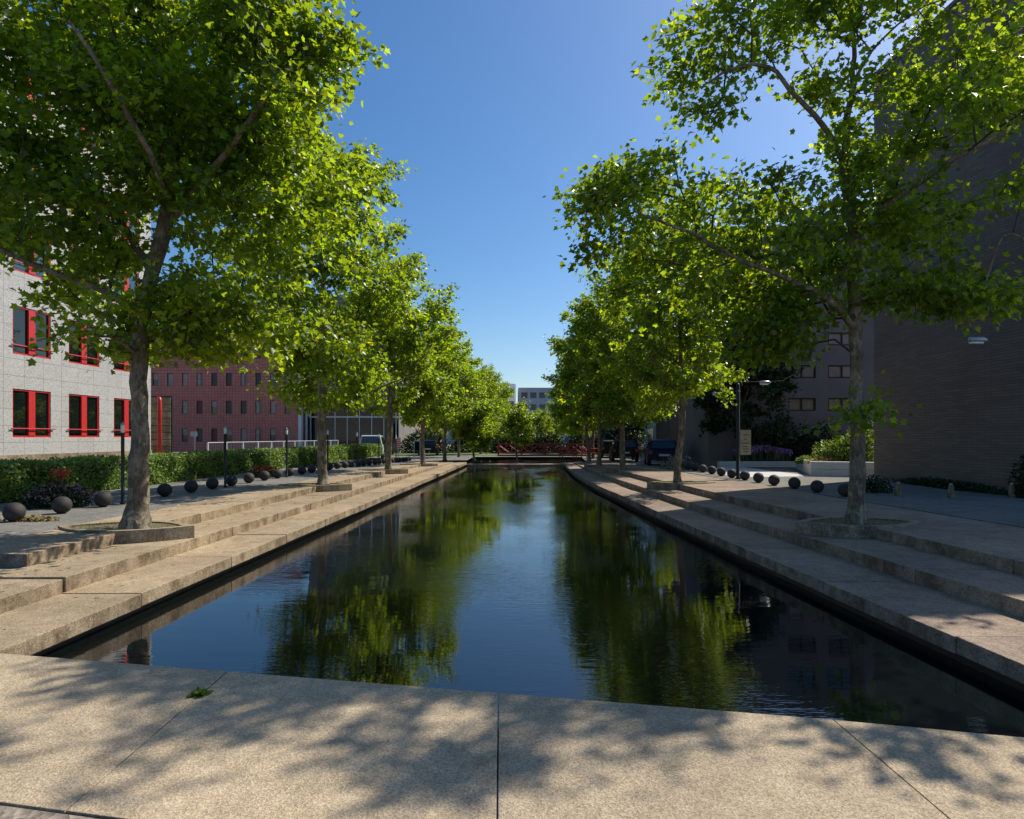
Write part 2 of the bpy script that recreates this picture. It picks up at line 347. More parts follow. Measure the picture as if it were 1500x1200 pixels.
nb = MB(); nb.hexa([(-8.0, 4.93), (L2(4.93) - .01, 4.93), (L2(6.71) - .012, 6.705), (-8.0, 6.705)], -.3, .148); nb.hexa([(-8.0, 6.715), (L3(6.7) - .012, 6.715), (L3(7.25) - .01, 7.24), (-8.0, 7.24)], -.3, .155)
struct(nb.build('near_left_paving', M['step'], bevel=.009))
slabs('right_lower_terrace', R1, lambda Y: R2(Y) + .02, 0, 3.25, YEND, 2.02, False, .15, M['step_shade'])
slabs('right_middle_terrace', R2, lambda Y: R3(Y) + .02, 1, 3.3, YEND, 1.97, False, .2, M['step_shade'])
slabs('right_upper_terrace', R3, R4, 2, 3.0, YEND, 2.0, False, .25, M['step_shade'])
# drain channel beside the right upper terrace
dr = MB()
for a, b_ in zip([-4.9, 9.4, 12.8, 17.5, 23.6, 30], [9.4, 12.8, 17.5, 23.6, 30, 41]):
    dr.quad((R4(a) - .01, a, .27 * gl(a)), (R4(a) + .08, a, .27 * gl(a)), (R4(b_) + .08, b_, .27 * gl(b_)), (R4(b_) - .01, b_, .27 * gl(b_)))
struct(dr.build('drain_channel', M['black']))
# foreground slabs
fs = MB(); xs = [-8.0, -4.12, -2.06, -.09, 1.93, 3.95, 6.0, 8.2]
for a, b_ in zip(xs[:-1], xs[1:]):
    a2, b2 = a + .0035, b_ - .0035; wdt = 1.66
    if b_ < 3: fs.hexa([(a2 + .03, edgeY(a) - wdt), (b2 + .03, edgeY(b_) - wdt), (b2, edgeY(b_)), (a2, edgeY(a))], -.15, random.uniform(-.003, .003))
    else: fs.hexa([(a2 + .03, edgeY(a) - wdt), (b2 + .03, edgeY(b_) - wdt), (b2, min(3.24, edgeY(b_))), (a2, min(3.24, edgeY(a)) if a > 3 else edgeY(a))], -.15, random.uniform(-.003, .003))
struct(fs.build('foreground_kerb_slab', M['slab'], bevel=.004))
rp = MB(); rp.hexa([(-8, -5), (R4(-5), -5), (8.2, edgeY(8.2) - 1.666), (-8, edgeY(-8) - 1.666)], -.2, -.006); struct(rp.build('foreground_paving', M['rough']))
rr_ = MB(); rr_.hexa([(8.21, -5), (8.6, -5), (8.2, 3), (8.21, 3)], -.2, .3)
# far edging of the pond
fe = MB(); x = L1(41.0) - .3
while x < R1(41) + .3:
    fe.hexa([(x + .006, YEND + .02), (x + 1.39, YEND + .02), (x + 1.39, YEND + .98), (x + .006, YEND + .98)], -.6, -.13); x += 1.4
struct(fe.build('pond_end_edging', M['slab'], bevel=.01))
# light asphalt lanes far left / far right
st = MB(); st.quad((-18.5, 7.3, .3115), (-12.6, 7.3, .3115), (-11.9, 26, .3115), (-17.9, 26, .3115)); struct(st.build('service_road', M['asphalt']))
pw = MB(); q = [G(1050, 686, .32), G(1189, 697, .32), G(1300, 700, .32), G(1189, 684, .32)]
pw.hexa([(7.6, 21.0), (10.6, 21.6), (10.6, 27.9), (8.4, 27.9)], .25, .316); struct(pw.build('pale_paving', M['wstone']))
lw = MB(); lw.quad((-40, 55, .04), (40, 55, .04), (60, 75, .04), (-60, 75, .04)); struct(lw.build('far_lawn', plain('lawn', (.10, .15, .035), .9, 0, .4, 3)))

# ------------------------------------------------------------------ leaves and trees
def norm(a): return a / np.maximum(np.linalg.norm(a, axis=1, keepdims=True), 1e-9)
LOBED = np.array([(0, 0, 0), (.40, .0, .05), (.33, .22, .02), (.60, .50, .12), (.27, .57, .03), (0, 1.0, -.10),
                  (-.27, .57, .03), (-.56, .46, .10), (-.33, .22, .02), (-.38, .03, .05)], np.float32)
LOBF = np.array([(0, 1, 2, 3, 4, 5), (0, 5, 6, 7, 8, 9)])
DIAM = np.array([(0, 0, 0), (.34, .45, .04), (0, 1, 0), (-.34, .45, .04)], np.float32); DIAF = np.array([(0, 1, 2, 3)])
BLADE = np.array([(-.03, 0, 0), (.03, 0, 0), (.02, .6, 0), (0, 1, .12)], np.float32)
def leaf_mesh(name, P, T, N, S, mat, parent=None, shape='lobed', rng=RNG, tint=None):
    sh, fc = {'lobed': (LOBED, LOBF), 'diam': (DIAM, DIAF), 'blade': (BLADE, DIAF)}[shape]
    P = np.asarray(P, float); T = norm(np.asarray(T, float)); N = np.asarray(N, float)
    N = norm(N - T * np.sum(N * T, 1, keepdims=True)); Sd = np.cross(T, N); S = np.asarray(S, float)[:, None, None]
    V = P[:, None, :] + S * (sh[None, :, 0:1] * Sd[:, None, :] + (sh[None, :, 1:2]) * T[:, None, :] + sh[None, :, 2:3] * N[:, None, :])
    n = len(P); k = len(sh); F = (fc[None] + (np.arange(n) * k)[:, None, None]).reshape(-1, fc.shape[1])
    return np_mesh(name, V.reshape(-1, 3), F, fc.shape[1], mat, parent, tint=np.repeat(rng.random(n) if tint is None else tint, k))
def grow(trunk, radii, limbs, lobes, n_att, rng, tipr=.0055, clump=.25):
    """trunk/limbs: polylines from the ground up; lobes: (centre, radii, weight). Returns nodes, parents, radii, tips"""
    P = []; par = []; fix = []
    def addpoly(pts, rad, root):
        last = root
        for i, (p, r) in enumerate(zip(pts, rad)):
            if i == 0 and root is not None: continue
            P.append(np.array(p, float)); par.append(-1 if last is None else last); fix.append(r); last = len(P) - 1
    def dens(pts, rad, st=.3):
        op, orr = [], []
        if len(pts) > 2:      # round the bends
            q = [np.array(p, float) for p in pts]; e = [2 * q[0] - q[1]] + q + [2 * q[-1] - q[-2]]; np_, nr = [], []
            for i in range(len(q) - 1):
                for t in (0, .25, .5, .75):
                    a, b, c, d = e[i:i + 4]; np_.append(.5 * (2 * b + (c - a) * t + (2 * a - 5 * b + 4 * c - d) * t * t + (3 * b - a - 3 * c + d) * t ** 3) + rng.normal(size=3) * .012 * (1 if t else 0)); nr.append(rad[i] + (rad[i + 1] - rad[i]) * t)
            pts, rad = np_ + [q[-1]], nr + [rad[-1]]
        for (a, b, ra, rb) in zip(pts[:-1], pts[1:], rad[:-1], rad[1:]):
            a, b = np.array(a, float), np.array(b, float); m = max(1, int(np.linalg.norm(b - a) / st))
            for i in range(m): op.append(a + (b - a) * i / m); orr.append(ra + (rb - ra) * i / m)
        op.append(np.array(pts[-1], float)); orr.append(rad[-1]); return op, orr
    tp, tr = dens(trunk, radii); addpoly(tp, tr, None)
    for lp, r0, r1 in limbs:
        d = [np.linalg.norm(p - np.array(lp[0])) for p in P]; root = int(np.argmin(d))
        lp2, lr = dens([P[root]] + list(lp[1:]), list(np.linspace(r0, r1, len(lp)))); addpoly(lp2, lr, root)
    n0 = len(P)
    wts = np.array([l[2] * np.prod(l[1]) ** .8 for l in lobes]); wts /= wts.sum()
    A = []
    for c, r, _ in [lobes[i] for i in rng.choice(len(lobes), n_att // 5, p=wts)]:
        v = rng.normal(size=3); v /= np.linalg.norm(v); v *= rng.random() ** .42; A.append(np.array(c) + v * np.array(r))
    A = np.array(A); A = np.concatenate([A] + [A + rng.normal(size=A.shape) * np.array([clump, clump, clump * .6]) for _ in range(4)]); Pn = np.array(P); D = np.min(np.linalg.norm(A[:, None] - Pn[None], axis=2), axis=1); A = A[np.argsort(D)]
    cap = n0 + n_att * 14; X = np.zeros((cap, 3)); X[:n0] = Pn; plen = np.zeros(cap); cnt = n0
    for i in range(1, n0): plen[i] = plen[par[i]] + np.linalg.norm(X[i] - X[par[i]])
    low = 4
    tips = []
    for a in A:
        v = a - X[:cnt]; d = np.linalg.norm(v, axis=1); cost = d + .22 * plen[:cnt] + np.maximum(0, -v[:, 2]) * .35; cost[:low] += 50
        j = int(np.argmin(cost)); m = max(1, int(d[j] / .3)); prev = j; p0 = X[j].copy(); bow = np.array([0, 0, .12 * d[j]]) + rng.normal(size=3) * .05 * d[j]
        for i in range(1, m + 1):
            t = i / m; q = p0 + (a - p0) * t + bow * 4 * t * (1 - t) + rng.normal(size=3) * .012
            if cnt >= cap: break
            X[cnt] = q; par.append(prev); plen[cnt] = plen[prev] + np.linalg.norm(q - X[prev]); prev = cnt; cnt += 1
        tips.append(prev)
    X = X[:cnt]; par = np.array(par); area = np.zeros(cnt); kids = np.zeros(cnt, int)
    for i in range(cnt): 
        if par[i] >= 0: kids[par[i]] += 1
    e = 2.25
    for i in range(cnt - 1, -1, -1):
        if kids[i] == 0: area[i] = max(area[i], tipr ** e)
        if par[i] >= 0: area[par[i]] += area[i]
    rad = area ** (1 / e)
    for i in range(n0): rad[i] = fix[i]
    return X, par, rad, tips, n0
def paths(X, par, rad):
    ch = [[] for _ in X]
    for i, p in enumerate(par):
        if p >= 0: ch[p].append(i)
    out = []; stack = [(0, None)]
    while stack:
        s, base = stack.pop(); path = ([base] if base is not None else []) + [s]; cur = s
        while ch[cur]:
            k = sorted(ch[cur], key=lambda i: -rad[i]); 
            for o in k[1:]: stack.append((o, cur))
            cur = k[0]; path.append(cur)
        out.append(path)
    return out
def wood(X, par, rad, minr=0.0):
    V = []; F = []; off = 0
    for path in paths(X, par, rad):
        if len(path) < 2: continue
        r = rad[path].copy()
        if path[0] != 0: r[0] = min(r[0], r[1] * 1.15)
        if r.max() < minr: continue
        pts = X[path]; n = 14 if r.max() > .09 else 7 if r.max() > .03 else 4
        d = np.gradient(pts, axis=0); d = norm(d); u = np.cross(d[0], [0, 0, 1.0] if abs(d[0][2]) < .9 else [1.0, 0, 0]); u /= np.linalg.norm(u)
        th = np.arange(n) * 2 * math.pi / n
        for i in range(len(pts)):
            u = u - d[i] * np.dot(u, d[i]); u /= max(np.linalg.norm(u), 1e-9); v = np.cross(d[i], u)
            rr = r[i] * (1 + (.07 * np.sin(3 * th + pts[i][2] * 1.3) + .05 * np.sin(5 * th + pts[i][2] * 2.1) if n == 14 else 0))
            V.append(pts[i] + (np.cos(th) * rr)[:, None] * u + (np.sin(th) * rr)[:, None] * v)
        m = len(pts); k = np.arange(n); k2 = (k + 1) % n
        for i in range(m - 1): F.append(np.stack([off + i * n + k, off + i * n + k2, off + (i + 1) * n + k2, off + (i + 1) * n + k], 1))
        off += m * n
    return np.concatenate(V), np.concatenate(F)
def foliage(X, tips, par, centre, per, size, rng, spread=(.19, .19, .13)):
    P, T, N, S = [], [], [], []; TI = []
    for t in tips:
        a = X[t]; b = X[par[t]]; out = a - centre; out[2] *= .4; out /= max(np.linalg.norm(out), .1)
        k = int(per * rng.uniform(.6, 1.4)); q = a + rng.normal(size=(k, 3)) * np.array(spread) * rng.uniform(.7, 1.25) * .8 - (a - b) * rng.random((k, 1)) * .6
        P.append(q); rad = q - a; T.append(rad * 1.8 + out * .45 + rng.normal(size=(k, 3)) * .45 + np.array([0, 0, -.25]))
        N.append(np.array([0, 0, .8]) + rng.normal(size=(k, 3)) * .62 + out * .25); S.append(size * rng.uniform(.6, 1.3, k)); TI.append(np.clip(rng.normal(.5, .18) + rng.normal(size=k) * .2, 0, 1))
    return np.concatenate(P), np.concatenate(T), np.concatenate(N), np.concatenate(S), np.concatenate(TI)
def make_tree(name, loc, trunk, radii, limbs, lobes, n_att, per, size, seed, label, group, leafmat='leaf', shape='lobed', tipr=.0055):
    rng = np.random.default_rng(seed); root = empty(name, loc, 0, label, 'tree', group); L = np.array(loc, float)
    tl = [np.array(p) - L for p in trunk]; lm = [([np.array(p) - L for p in lp], a, b) for lp, a, b in limbs]; lb = [(np.array(c) - L, r, w_) for c, r, w_ in lobes]
    X, par, rad, tips, n0 = grow(tl, radii, lm, lb, n_att, rng, tipr)
    main = [i for i in range(len(X)) if i < n0]
    Xa = X[:n0]; V, F = wood(Xa, par[:n0], rad[:n0]); 
    np_mesh('trunk', V, F, 4, M['bark'], root, smooth=True)
    # fine branches: everything beyond the framework
    X2 = []; V2, F2 = [], []
    chp = paths(X, par, rad); off = 0
    sub = [p for p in chp if p[-1] >= n0]
    fake = []
    for p in sub:
        k = next(i for i, q in enumerate(p) if q >= n0); p = p[max(0, k - 1):]
        if len(p) < 2: continue
        r = rad[p].copy(); r[0] = min(r[0], r[1] * 1.2); pts = X[p]; n = 8 if r.max() > .03 else 4 if r.max() > .012 else 3
        d = norm(np.gradient(pts, axis=0)); u = np.cross(d[0], [.3, .2, 1.0]); u /= max(np.linalg.norm(u), 1e-9); th = np.arange(n) * 2 * math.pi / n
        for i in range(len(pts)):
            u = u - d[i] * np.dot(u, d[i]); u /= max(np.linalg.norm(u), 1e-9); v = np.cross(d[i], u)
            V2.append(pts[i] + (np.cos(th) * r[i])[:, None] * u + (np.sin(th) * r[i])[:, None] * v)
        k = np.arange(n); k2 = (k + 1) % n
        for i in range(len(pts) - 1): F2.append(np.stack([off + i * n + k, off + i * n + k2, off + (i + 1) * n + k2, off + (i + 1) * n + k], 1))
        off += len(pts) * n
    np_mesh('branches', np.concatenate(V2), np.concatenate(F2), 4, M['twig'], root, smooth=True)
    cen = np.mean([np.array(c) for c, _, _ in lb], axis=0); P, T, N, S, TI = foliage(X, tips, par, cen, per, size, rng)
    leaf_mesh('crown', P, T, N, S, M[leafmat], root, shape, rng, TI)
    return root
def lobe(px, py, Y, rx, ry, rd, w_=1.0):
    c = at(px, py, Y); return (tuple(c), (rx * Y / 900, rd, ry * Y / 900), w_)

YL1 = 9.2; xl, yl = G(198, 775, .32); zb = .30
tA = [at(198, 777, YL1), at(202, 740, YL1), at(205, 690, YL1), at(206, 620, YL1), at(204, 540, YL1), at(207, 470, YL1), at(222, 400, YL1), at(242, 330, YL1 + .05), at(252, 270, YL1 + .1), at(256, 200, YL1 + .2), at(240, 110, YL1 + .3), at(236, 20, YL1 + .3), at(225, -60, YL1 + .3)]
rA = [.24, .145, .132, .115, .110, .105, .098, .105, .085, .07, .05, .035, .02]
limA = [([at(207, 470, YL1), at(160, 430, YL1 - .2), at(80, 400, YL1 - .5), at(10, 370, YL1 - .8), at(-60, 330, YL1 - 1)], .07, .02),
        ([at(215, 430, YL1), at(270, 420, YL1 + .5), at(330, 410, YL1 + 1), at(390, 390, YL1 + 1.2)], .06, .018),
        ([at(222, 400, YL1), at(180, 330, YL1 + .5), at(120, 250, YL1 + .9), at(70, 160, YL1 + 1.2)], .065, .02),
        ([at(246, 320, YL1), at(310, 250, YL1 - .5), at(370, 170, YL1 - .9), at(430, 90, YL1 - 1.0)], .06, .02),
        ([at(250, 290, YL1), at(230, 250, YL1 - .9), at(160, 120, YL1 - 1.6), at(100, 30, YL1 - 2)], .055, .018),
        ([at(256, 200, YL1), at(300, 110, YL1 + .6), at(340, 20, YL1 + 1.0)], .045, .015),
        ([at(204, 520, YL1), at(175, 500, YL1 - .6), at(140, 490, YL1 - 1.1)], .035, .012),
        ([at(206, 500, YL1), at(250, 500, YL1 + .4), at(295, 520, YL1 + .8)], .03, .012)]
Y_ = YL1
lobA = [lobe(90, 110, Y_, 180, 130, 2.0), lobe(330, 110, Y_, 170, 130, 2.0), lobe(440, 50, Y_, 90, 60, 1.3), lobe(180, -50, Y_, 260, 100, 2.4), lobe(400, -60, Y_, 120, 80, 1.4, .8),
        lobe(40, 270, Y_, 170, 110, 1.8), lobe(300, 270, Y_, 150, 110, 1.8), lobe(410, 210, Y_, 100, 80, 1.3), lobe(60, 385, Y_, 150, 55, 1.6), lobe(330, 400, Y_, 110, 75, 1.4),
        lobe(150, 490, Y_, 65, 45, .8, .8), lobe(285, 520, Y_, 55, 45, .8, .6), lobe(200, 200, Y_, 150, 140, 2.0), lobe(440, 330, Y_, 70, 50, 1.0, .8), lobe(270, 455, Y_, 90, 50, 1.0, .9), lobe(345, 480, Y_ + .4, 80, 50, .9, .9), lobe(400, 440, Y_ + .6, 60, 55, .9, .8)]
make_tree('plane_tree', (tA[0].x, tA[0].y, .31), tA, rA, limA, lobA, 1700, 33, .094, 11, 'large plane tree with a pale leaning trunk nearest the camera on the left bank', 'plane trees along the canal')

YR1 = 9.7
tB = [at(1254, 769, YR1), at(1254, 735, YR1), at(1256, 690, YR1), at(1256, 600, YR1), at(1253, 500, YR1), at(1252, 430, YR1), at(1252, 350, YR1), at(1243, 290, YR1), at(1236, 240, YR1), at(1240, 190, YR1 + .1), at(1249, 120, YR1 + .1), at(1250, 50, YR1 + .1), at(1246, -20, YR1 + .2), at(1240, -80, YR1 + .2)]
rB = [.175, .128, .115, .10, .092, .092, .085, .08, .065, .05, .04, .03, .022, .015]
limB = [([at(1253, 480, YR1), at(1215, 440, YR1 - .3), at(1160, 412, YR1 - .7), at(1080, 380, YR1 - 1.0), at(1010, 340, YR1 - 1.1), at(930, 310, YR1 - 1.2)], .055, .014),
        ([at(1252, 350, YR1), at(1300, 300, YR1 - .4), at(1380, 245, YR1 - .8), at(1450, 205, YR1 - 1.0), at(1530, 160, YR1 - 1.2)], .065, .02),
        ([at(1236, 240, YR1), at(1210, 190, YR1 - .2), at(1170, 145, YR1 - .4), at(1125, 98, YR1 - .5), at(1075, 100, YR1 - .6), at(1030, 125, YR1 - .7)], .05, .014),
        ([at(1249, 120, YR1), at(1290, 60, YR1 - .2), at(1345, 15, YR1 - .3), at(1380, 0, YR1 - .4)], .026, .010),
        ([at(1252, 360, YR1), at(1180, 320, YR1 + .5), at(1110, 290, YR1 + 1), at(1040, 260, YR1 + 1.2)], .05, .014),
        ([at(1252, 420, YR1), at(1320, 400, YR1 - .2), at(1390, 410, YR1 - .6), at(1440, 430, YR1 - .9)], .035, .012),
        ([at(1440, 430, YR1 - .9), at(1470, 345, YR1 - 1.0), at(1530, 370, YR1 - 1.1)], .018, .01),
        ([at(1300, 300, YR1 - .4), at(1340, 200, YR1 + .2), at(1390, 110, YR1 + .4), at(1420, 30, YR1 + .5)], .045, .014),
        ([at(1256, 625, YR1), at(1264, 600, YR1 - .12)], .012, .008)]
Y_ = YR1
lobB = [((6.9, 7.5, 6.4), (1.0, .9, .9), 1.1), lobe(1420, -100, Y_, 120, 70, 1.7, 1.2), lobe(1270, -120, Y_, 110, 60, 1.6, .9), lobe(1560, 120, Y_, 60, 120, 1.6, .8), lobe(1010, 95, Y_, 48, 55, .8, 1.6), lobe(1005, 175, Y_, 42, 32, .7, 1.5), lobe(1070, 60, Y_, 50, 40, .8, 1.2), lobe(1110, 150, Y_, 60, 32, .7, .6), lobe(1165, 205, Y_, 30, 18, .4, .5),  # leading lobes lie out of frame, added to dapple the foreground slab
        lobe(1215, 70, Y_, 50, 70, 1.1, .9), lobe(1200, -20, Y_, 100, 60, 1.4), lobe(1230, 150, Y_, 50, 40, .9, .7), lobe(1250, 230, Y_, 55, 50, 1.0, .9),
        lobe(1400, 60, Y_, 80, 60, 1.3, .9), lobe(1410, 160, Y_, 110, 60, 1.3, .9), lobe(1330, 190, Y_, 60, 60, 1.1, .9), lobe(1500, 60, Y_, 70, 80, 1.2, .6), lobe(1460, -40, Y_, 100, 50, 1.2, .5),
        lobe(1400, 290, Y_, 80, 50, 1.2, .8), lobe(1330, 320, Y_, 80, 60, 1.3, 1.2), lobe(1410, 430, Y_, 85, 42, 1.1, 1.9), lobe(1490, 375, Y_, 45, 35, .8, .7), lobe(1330, 430, Y_, 65, 40, 1.1, 1.8),
        lobe(880, 285, Y_, 50, 38, .8, 2.2), lobe(950, 255, Y_, 60, 35, .9, 1.5), lobe(875, 350, Y_, 40, 32, .7, 2.0), lobe(960, 340, Y_, 80, 50, 1.1, 1.5), lobe(1050, 280, Y_, 80, 50, 1.3, 1.1),
        lobe(1130, 290, Y_, 55, 55, 1.4, .9), lobe(1080, 390, Y_, 100, 65, 1.6, 1.3), lobe(1170, 400, Y_, 75, 65, 1.6, 1.5), lobe(985, 410, Y_, 70, 40, 1.0, .9), lobe(1120, 470, Y_, 95, 40, 1.3, 1.8),
        lobe(1262, 598, Y_ - .1, 26, 24, .22, 6.0), lobe(1130, 500, Y_, 55, 25, .9, .9)]
make_tree('plane_tree', (tB[0].x, tB[0].y, .31), tB, rB, limB, lobB, 1450, 24, .096, 23, 'large open plane tree in the shade nearest the camera on the right bank', 'plane trees along the canal')

def generic(seed, H, rad, base, n_att, per, size, label, bark=.12, name='plane_tree', lm='leaf', squash=1.0, nl=15, shape='lobed', cat_group='plane trees along the canal'):
    rng = np.random.default_rng(seed); zc = base + (H - base) * .52; hh = (H - base) * .5
    lob = []
    for k in range(nl):
        t = (k + .5) / nl; zz = base + .5 + (H - base - .9) * t; env = math.sin(math.pi * min(.97, max(.12, (zz - base + .55) / (H - base + .9)))) ** .65
        a = k * 2.4 + rng.uniform(-.4, .4); rr = rad * env * rng.uniform(.42, .68)
        lob.append(((rr * math.cos(a), rr * math.sin(a), zz), (rad * rng.uniform(.32, .48), rad * rng.uniform(.32, .48), rng.uniform(.55, .95) * hh * .35), 1.0))
    lob.append(((0, 0, zc), (rad * .55, rad * .55, hh * .8), .6))
    tr = [(0, 0, 0), (.01, 0, .25)]; x = y = 0
    for k in range(1, 9): x += rng.uniform(-.07, .07); y += rng.uniform(-.07, .07); tr.append((x, y, .25 + (H - 1.2) * k / 8))
    rd = [bark * 1.7, bark * 1.15] + list(np.linspace(bark, .02, 8))
    lim = []
    for k in range(7):
        z0 = base * .85 + (H - base) * .62 * k / 7 + .3; a = k * 2.3 + rng.uniform(-.3, .3); f = lambda s, dz: (math.cos(a) * s, math.sin(a) * s, z0 + dz)
        L_ = rad * (1 - .45 * k / 7); lim.append(([f(0, 0), f(L_ * .3, .45), f(L_ * .6, .95), f(L_ * .85, 1.25)], bark * .42 * (1 - .06 * k), .014))
    return make_tree(name, (0, 0, 0), tr, rd, lim, lob, n_att, per, size, seed, label, cat_group, lm, shape)
PT = 'plane trees along the canal'
protos = [generic(31, 10.4, 3.25, 2.05, 1100, 26, .117, 'x', .12), generic(47, 9.2, 3.0, 2.35, 800, 26, .126, 'x', .11), generic(59, 8.8, 2.9, 2.25, 760, 26, .128, 'x', .11)]
used = [False] * 9
def place(k, X, Y, z, rz, s, label, group=PT, sz=None):
    p = protos[k]
    o = copy_tree(p) if used[k] else p
    used[k] = True; o.location = (X, Y, z); o.rotation_euler = (0, 0, rz); o.scale = (s, s, sz or s); o['label'] = label; o['group'] = group
    return o
leftT = [(17.5, 0, .4, 1.0, 1.0), (25.6, 1, 1.3, 1.03, 1.0), (33.8, 2, 2.2, 1.0, .98), (42.4, 1, 3.6, .98, .96), (50.9, 2, 4.4, 1.0, 1.0), (59.4, 0, 5.0, .85, .82), (68, 1, .7, .95, .95), (77, 2, 1.0, 1, 1)]
nthL = ['second', 'third', 'fourth', 'fifth', 'sixth', 'seventh', 'eighth', 'ninth']
for i, (Y, k, rz, s, sz) in enumerate(leftT):
    place(k, -5.92 + .03 * Y + (0 if Y < 53 else 1.0 + (Y - 53) * .02), Y, ZL(2, Y) - .01, rz, s, 'leafy plane tree in the left bank row, %s from the camera' % nthL[i], PT, sz)
rightT = [(18.3, 4.93, 1, 2.0, .86, .88), (25.9, 4.66, 0, 3.9, .93, .86), (32.6, 4.62, 2, .9, 1.0, .98), (39.5, 4.95, 1, 5.2, 1.0, .95), (47.5, 6.3, 2, 3.2, 1.0, .98), (56, 6.4, 0, 1.2, .85, .84), (65, 6.7, 1, 2.8, 1, 1), (74, 7.2, 2, 4.0, 1.0, 1.0)]
for i, (Y, X, k, rz, s, sz) in enumerate(rightT):
    place(k, X, Y, ZL(2, Y) - .01, rz, s, 'leafy plane tree in the right bank row, %s from the camera' % nthL[i], PT, sz)
# trees beyond the red bridge and in front of the far buildings
FO = ['leftmost', 'second from left', 'third from left', 'fourth from left', 'fifth from left', 'sixth from left', 'seventh from left', 'eighth from left', 'rightmost']
for i, w_ in enumerate(FO):
    X = [-11, -7, -4.0, -1.5, 1.2, 3.6, 6.2, 9.5, 14][i]; Y = [86, 80, 88, 78, 84, 77, 86, 80, 88][i]
    place((i * 2) % 3, X, Y, -.6, i * 1.3, [.9, .8, .72, .62, .66, .62, .68, .8, .9][i], 'green tree far beyond the red bridge, %s of the far group' % w_, 'trees beyond the bridge')

def shade_shrub(X, Y, rx, h, seed, label):  # dark shrubs added to stand for the shade under the far trees
    rng = np.random.default_rng(seed); root = empty('shade_shrub', (X, Y, .03), 0, label, 'shrub', 'shrubs added for shade beyond the bridge'); n = 2600; v = norm(rng.normal(size=(n, 3))); v[:, 2] = abs(v[:, 2])
    sub = 1 + .2 * np.sin(v[:, 0] * 6 + seed) * np.cos(v[:, 1] * 5); P = v * np.array([rx, 1.2, h]) * (rng.random((n, 1)) ** .3) * sub[:, None]
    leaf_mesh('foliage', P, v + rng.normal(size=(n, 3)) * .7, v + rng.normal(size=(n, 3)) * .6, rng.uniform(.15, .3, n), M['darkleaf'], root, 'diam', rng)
    mb = MB(); [mb.tube([(x_, 0, 0), (x_ * 1.3, .1, h * .7)], [.05, .02], 5) for x_ in (-.5, 0, .6)]; mb.build('stems', M['twig'], root)
for i, (X, Y, rx, h) in enumerate(((-9, 63, 2.6, 2.4), (-4.2, 66, 2.6, 2.1), (-.2, 63, 2.2, 2.4), (3.4, 66, 2.4, 2.0), (7.2, 62, 2.4, 2.4), (11, 65, 2.4, 2.6))):
    shade_shrub(X, Y, rx, h, 90 + i, 'added dark shrub for under-tree shade behind the red bridge, %s from the left' % ORD[i])
# weeping tree and slim island tree at the far end of the pond
t = generic(71, 4.6, 1.7, .35, 330, 20, .16, 'dark low-hanging tree overhanging the far left corner of the pond', .07, 'weeping_tree', 'leaf', cat_group='trees at the pond end')
t.location = (-2.7, 43.5, .02)
t = generic(73, 4.3, 1.35, 1.0, 260, 18, .13, 'slim green tree standing in the middle of the pond end', .06, 'young_tree', 'leaf', nl=9, cat_group='trees at the pond end')
t.location = (.35, 44.0, -.05)
# dark shaded trees against the right-hand buildings
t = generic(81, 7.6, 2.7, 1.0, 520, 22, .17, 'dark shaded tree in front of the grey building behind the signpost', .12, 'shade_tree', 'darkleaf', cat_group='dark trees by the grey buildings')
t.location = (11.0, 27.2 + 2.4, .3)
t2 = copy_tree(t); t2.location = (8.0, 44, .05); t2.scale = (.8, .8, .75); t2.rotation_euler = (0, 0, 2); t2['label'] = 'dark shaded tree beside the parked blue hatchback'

# ------------------------------------------------------------------ lens-shaped tree planters
def planter(P1, P2, z, zlow, label, grp='tree planters on the terraces'):
    P1, P2 = Vector(P1), Vector(P2); c = (P1 + P2) / 2; d = (P2 - P1); Ln = d.length; d.normalize(); nrm = Vector((-d.y, d.x))
    root = empty('tree_planter', (c.x, c.y, zlow), 0, label, 'planter', grp)
    def outline(off, n=14):
        hl = Ln / 2 - off * 1.8; hw = .56 - off; pts = []
        for s in (1, -1):
            for i in range(n):
                t = -1 + 2 * i / n; u = t * hl * s; v = hw * (1 - abs(t) ** 2.0) * s; pts.append(d * u * 1 + nrm * -v)
        return pts
    o, i_ = outline(0), outline(.10); n = len(o); zt = z + .03 - zlow
    vs = [(p.x, p.y, 0.002) for p in o] + [(p.x, p.y, zt) for p in o] + [(p.x, p.y, zt) for p in i_] + [(p.x, p.y, zt - .06) for p in i_]
    fs = []
    for k in range(n):
        k2 = (k + 1) % n; fs += [(k, k2, n + k2, n + k), (n + k, n + k2, 2 * n + k2, 2 * n + k), (2 * n + k, 2 * n + k2, 3 * n + k2, 3 * n + k)]
    MB().add(vs, fs).build('kerb', M['kerb'], root)
    MB().add([(p.x, p.y, zt - .022) for p in i_], [tuple(range(n))]).build('soil', M['soil'], root)
    return root, d, nrm, Ln, zt
allp = [(9.25, 'L', -5.62, 'nearest the camera on the left bank')] + [(Y, 'L', None, 'around the %s left bank tree' % nthL[i]) for i, (Y, *_) in enumerate(leftT[:3])] + \
       [(9.78, 'R', 5.42, 'nearest the camera on the right bank')] + [(Y, 'R', None, 'around the %s right bank tree' % nthL[i]) for i, (Y, *_) in enumerate(rightT[:3])]
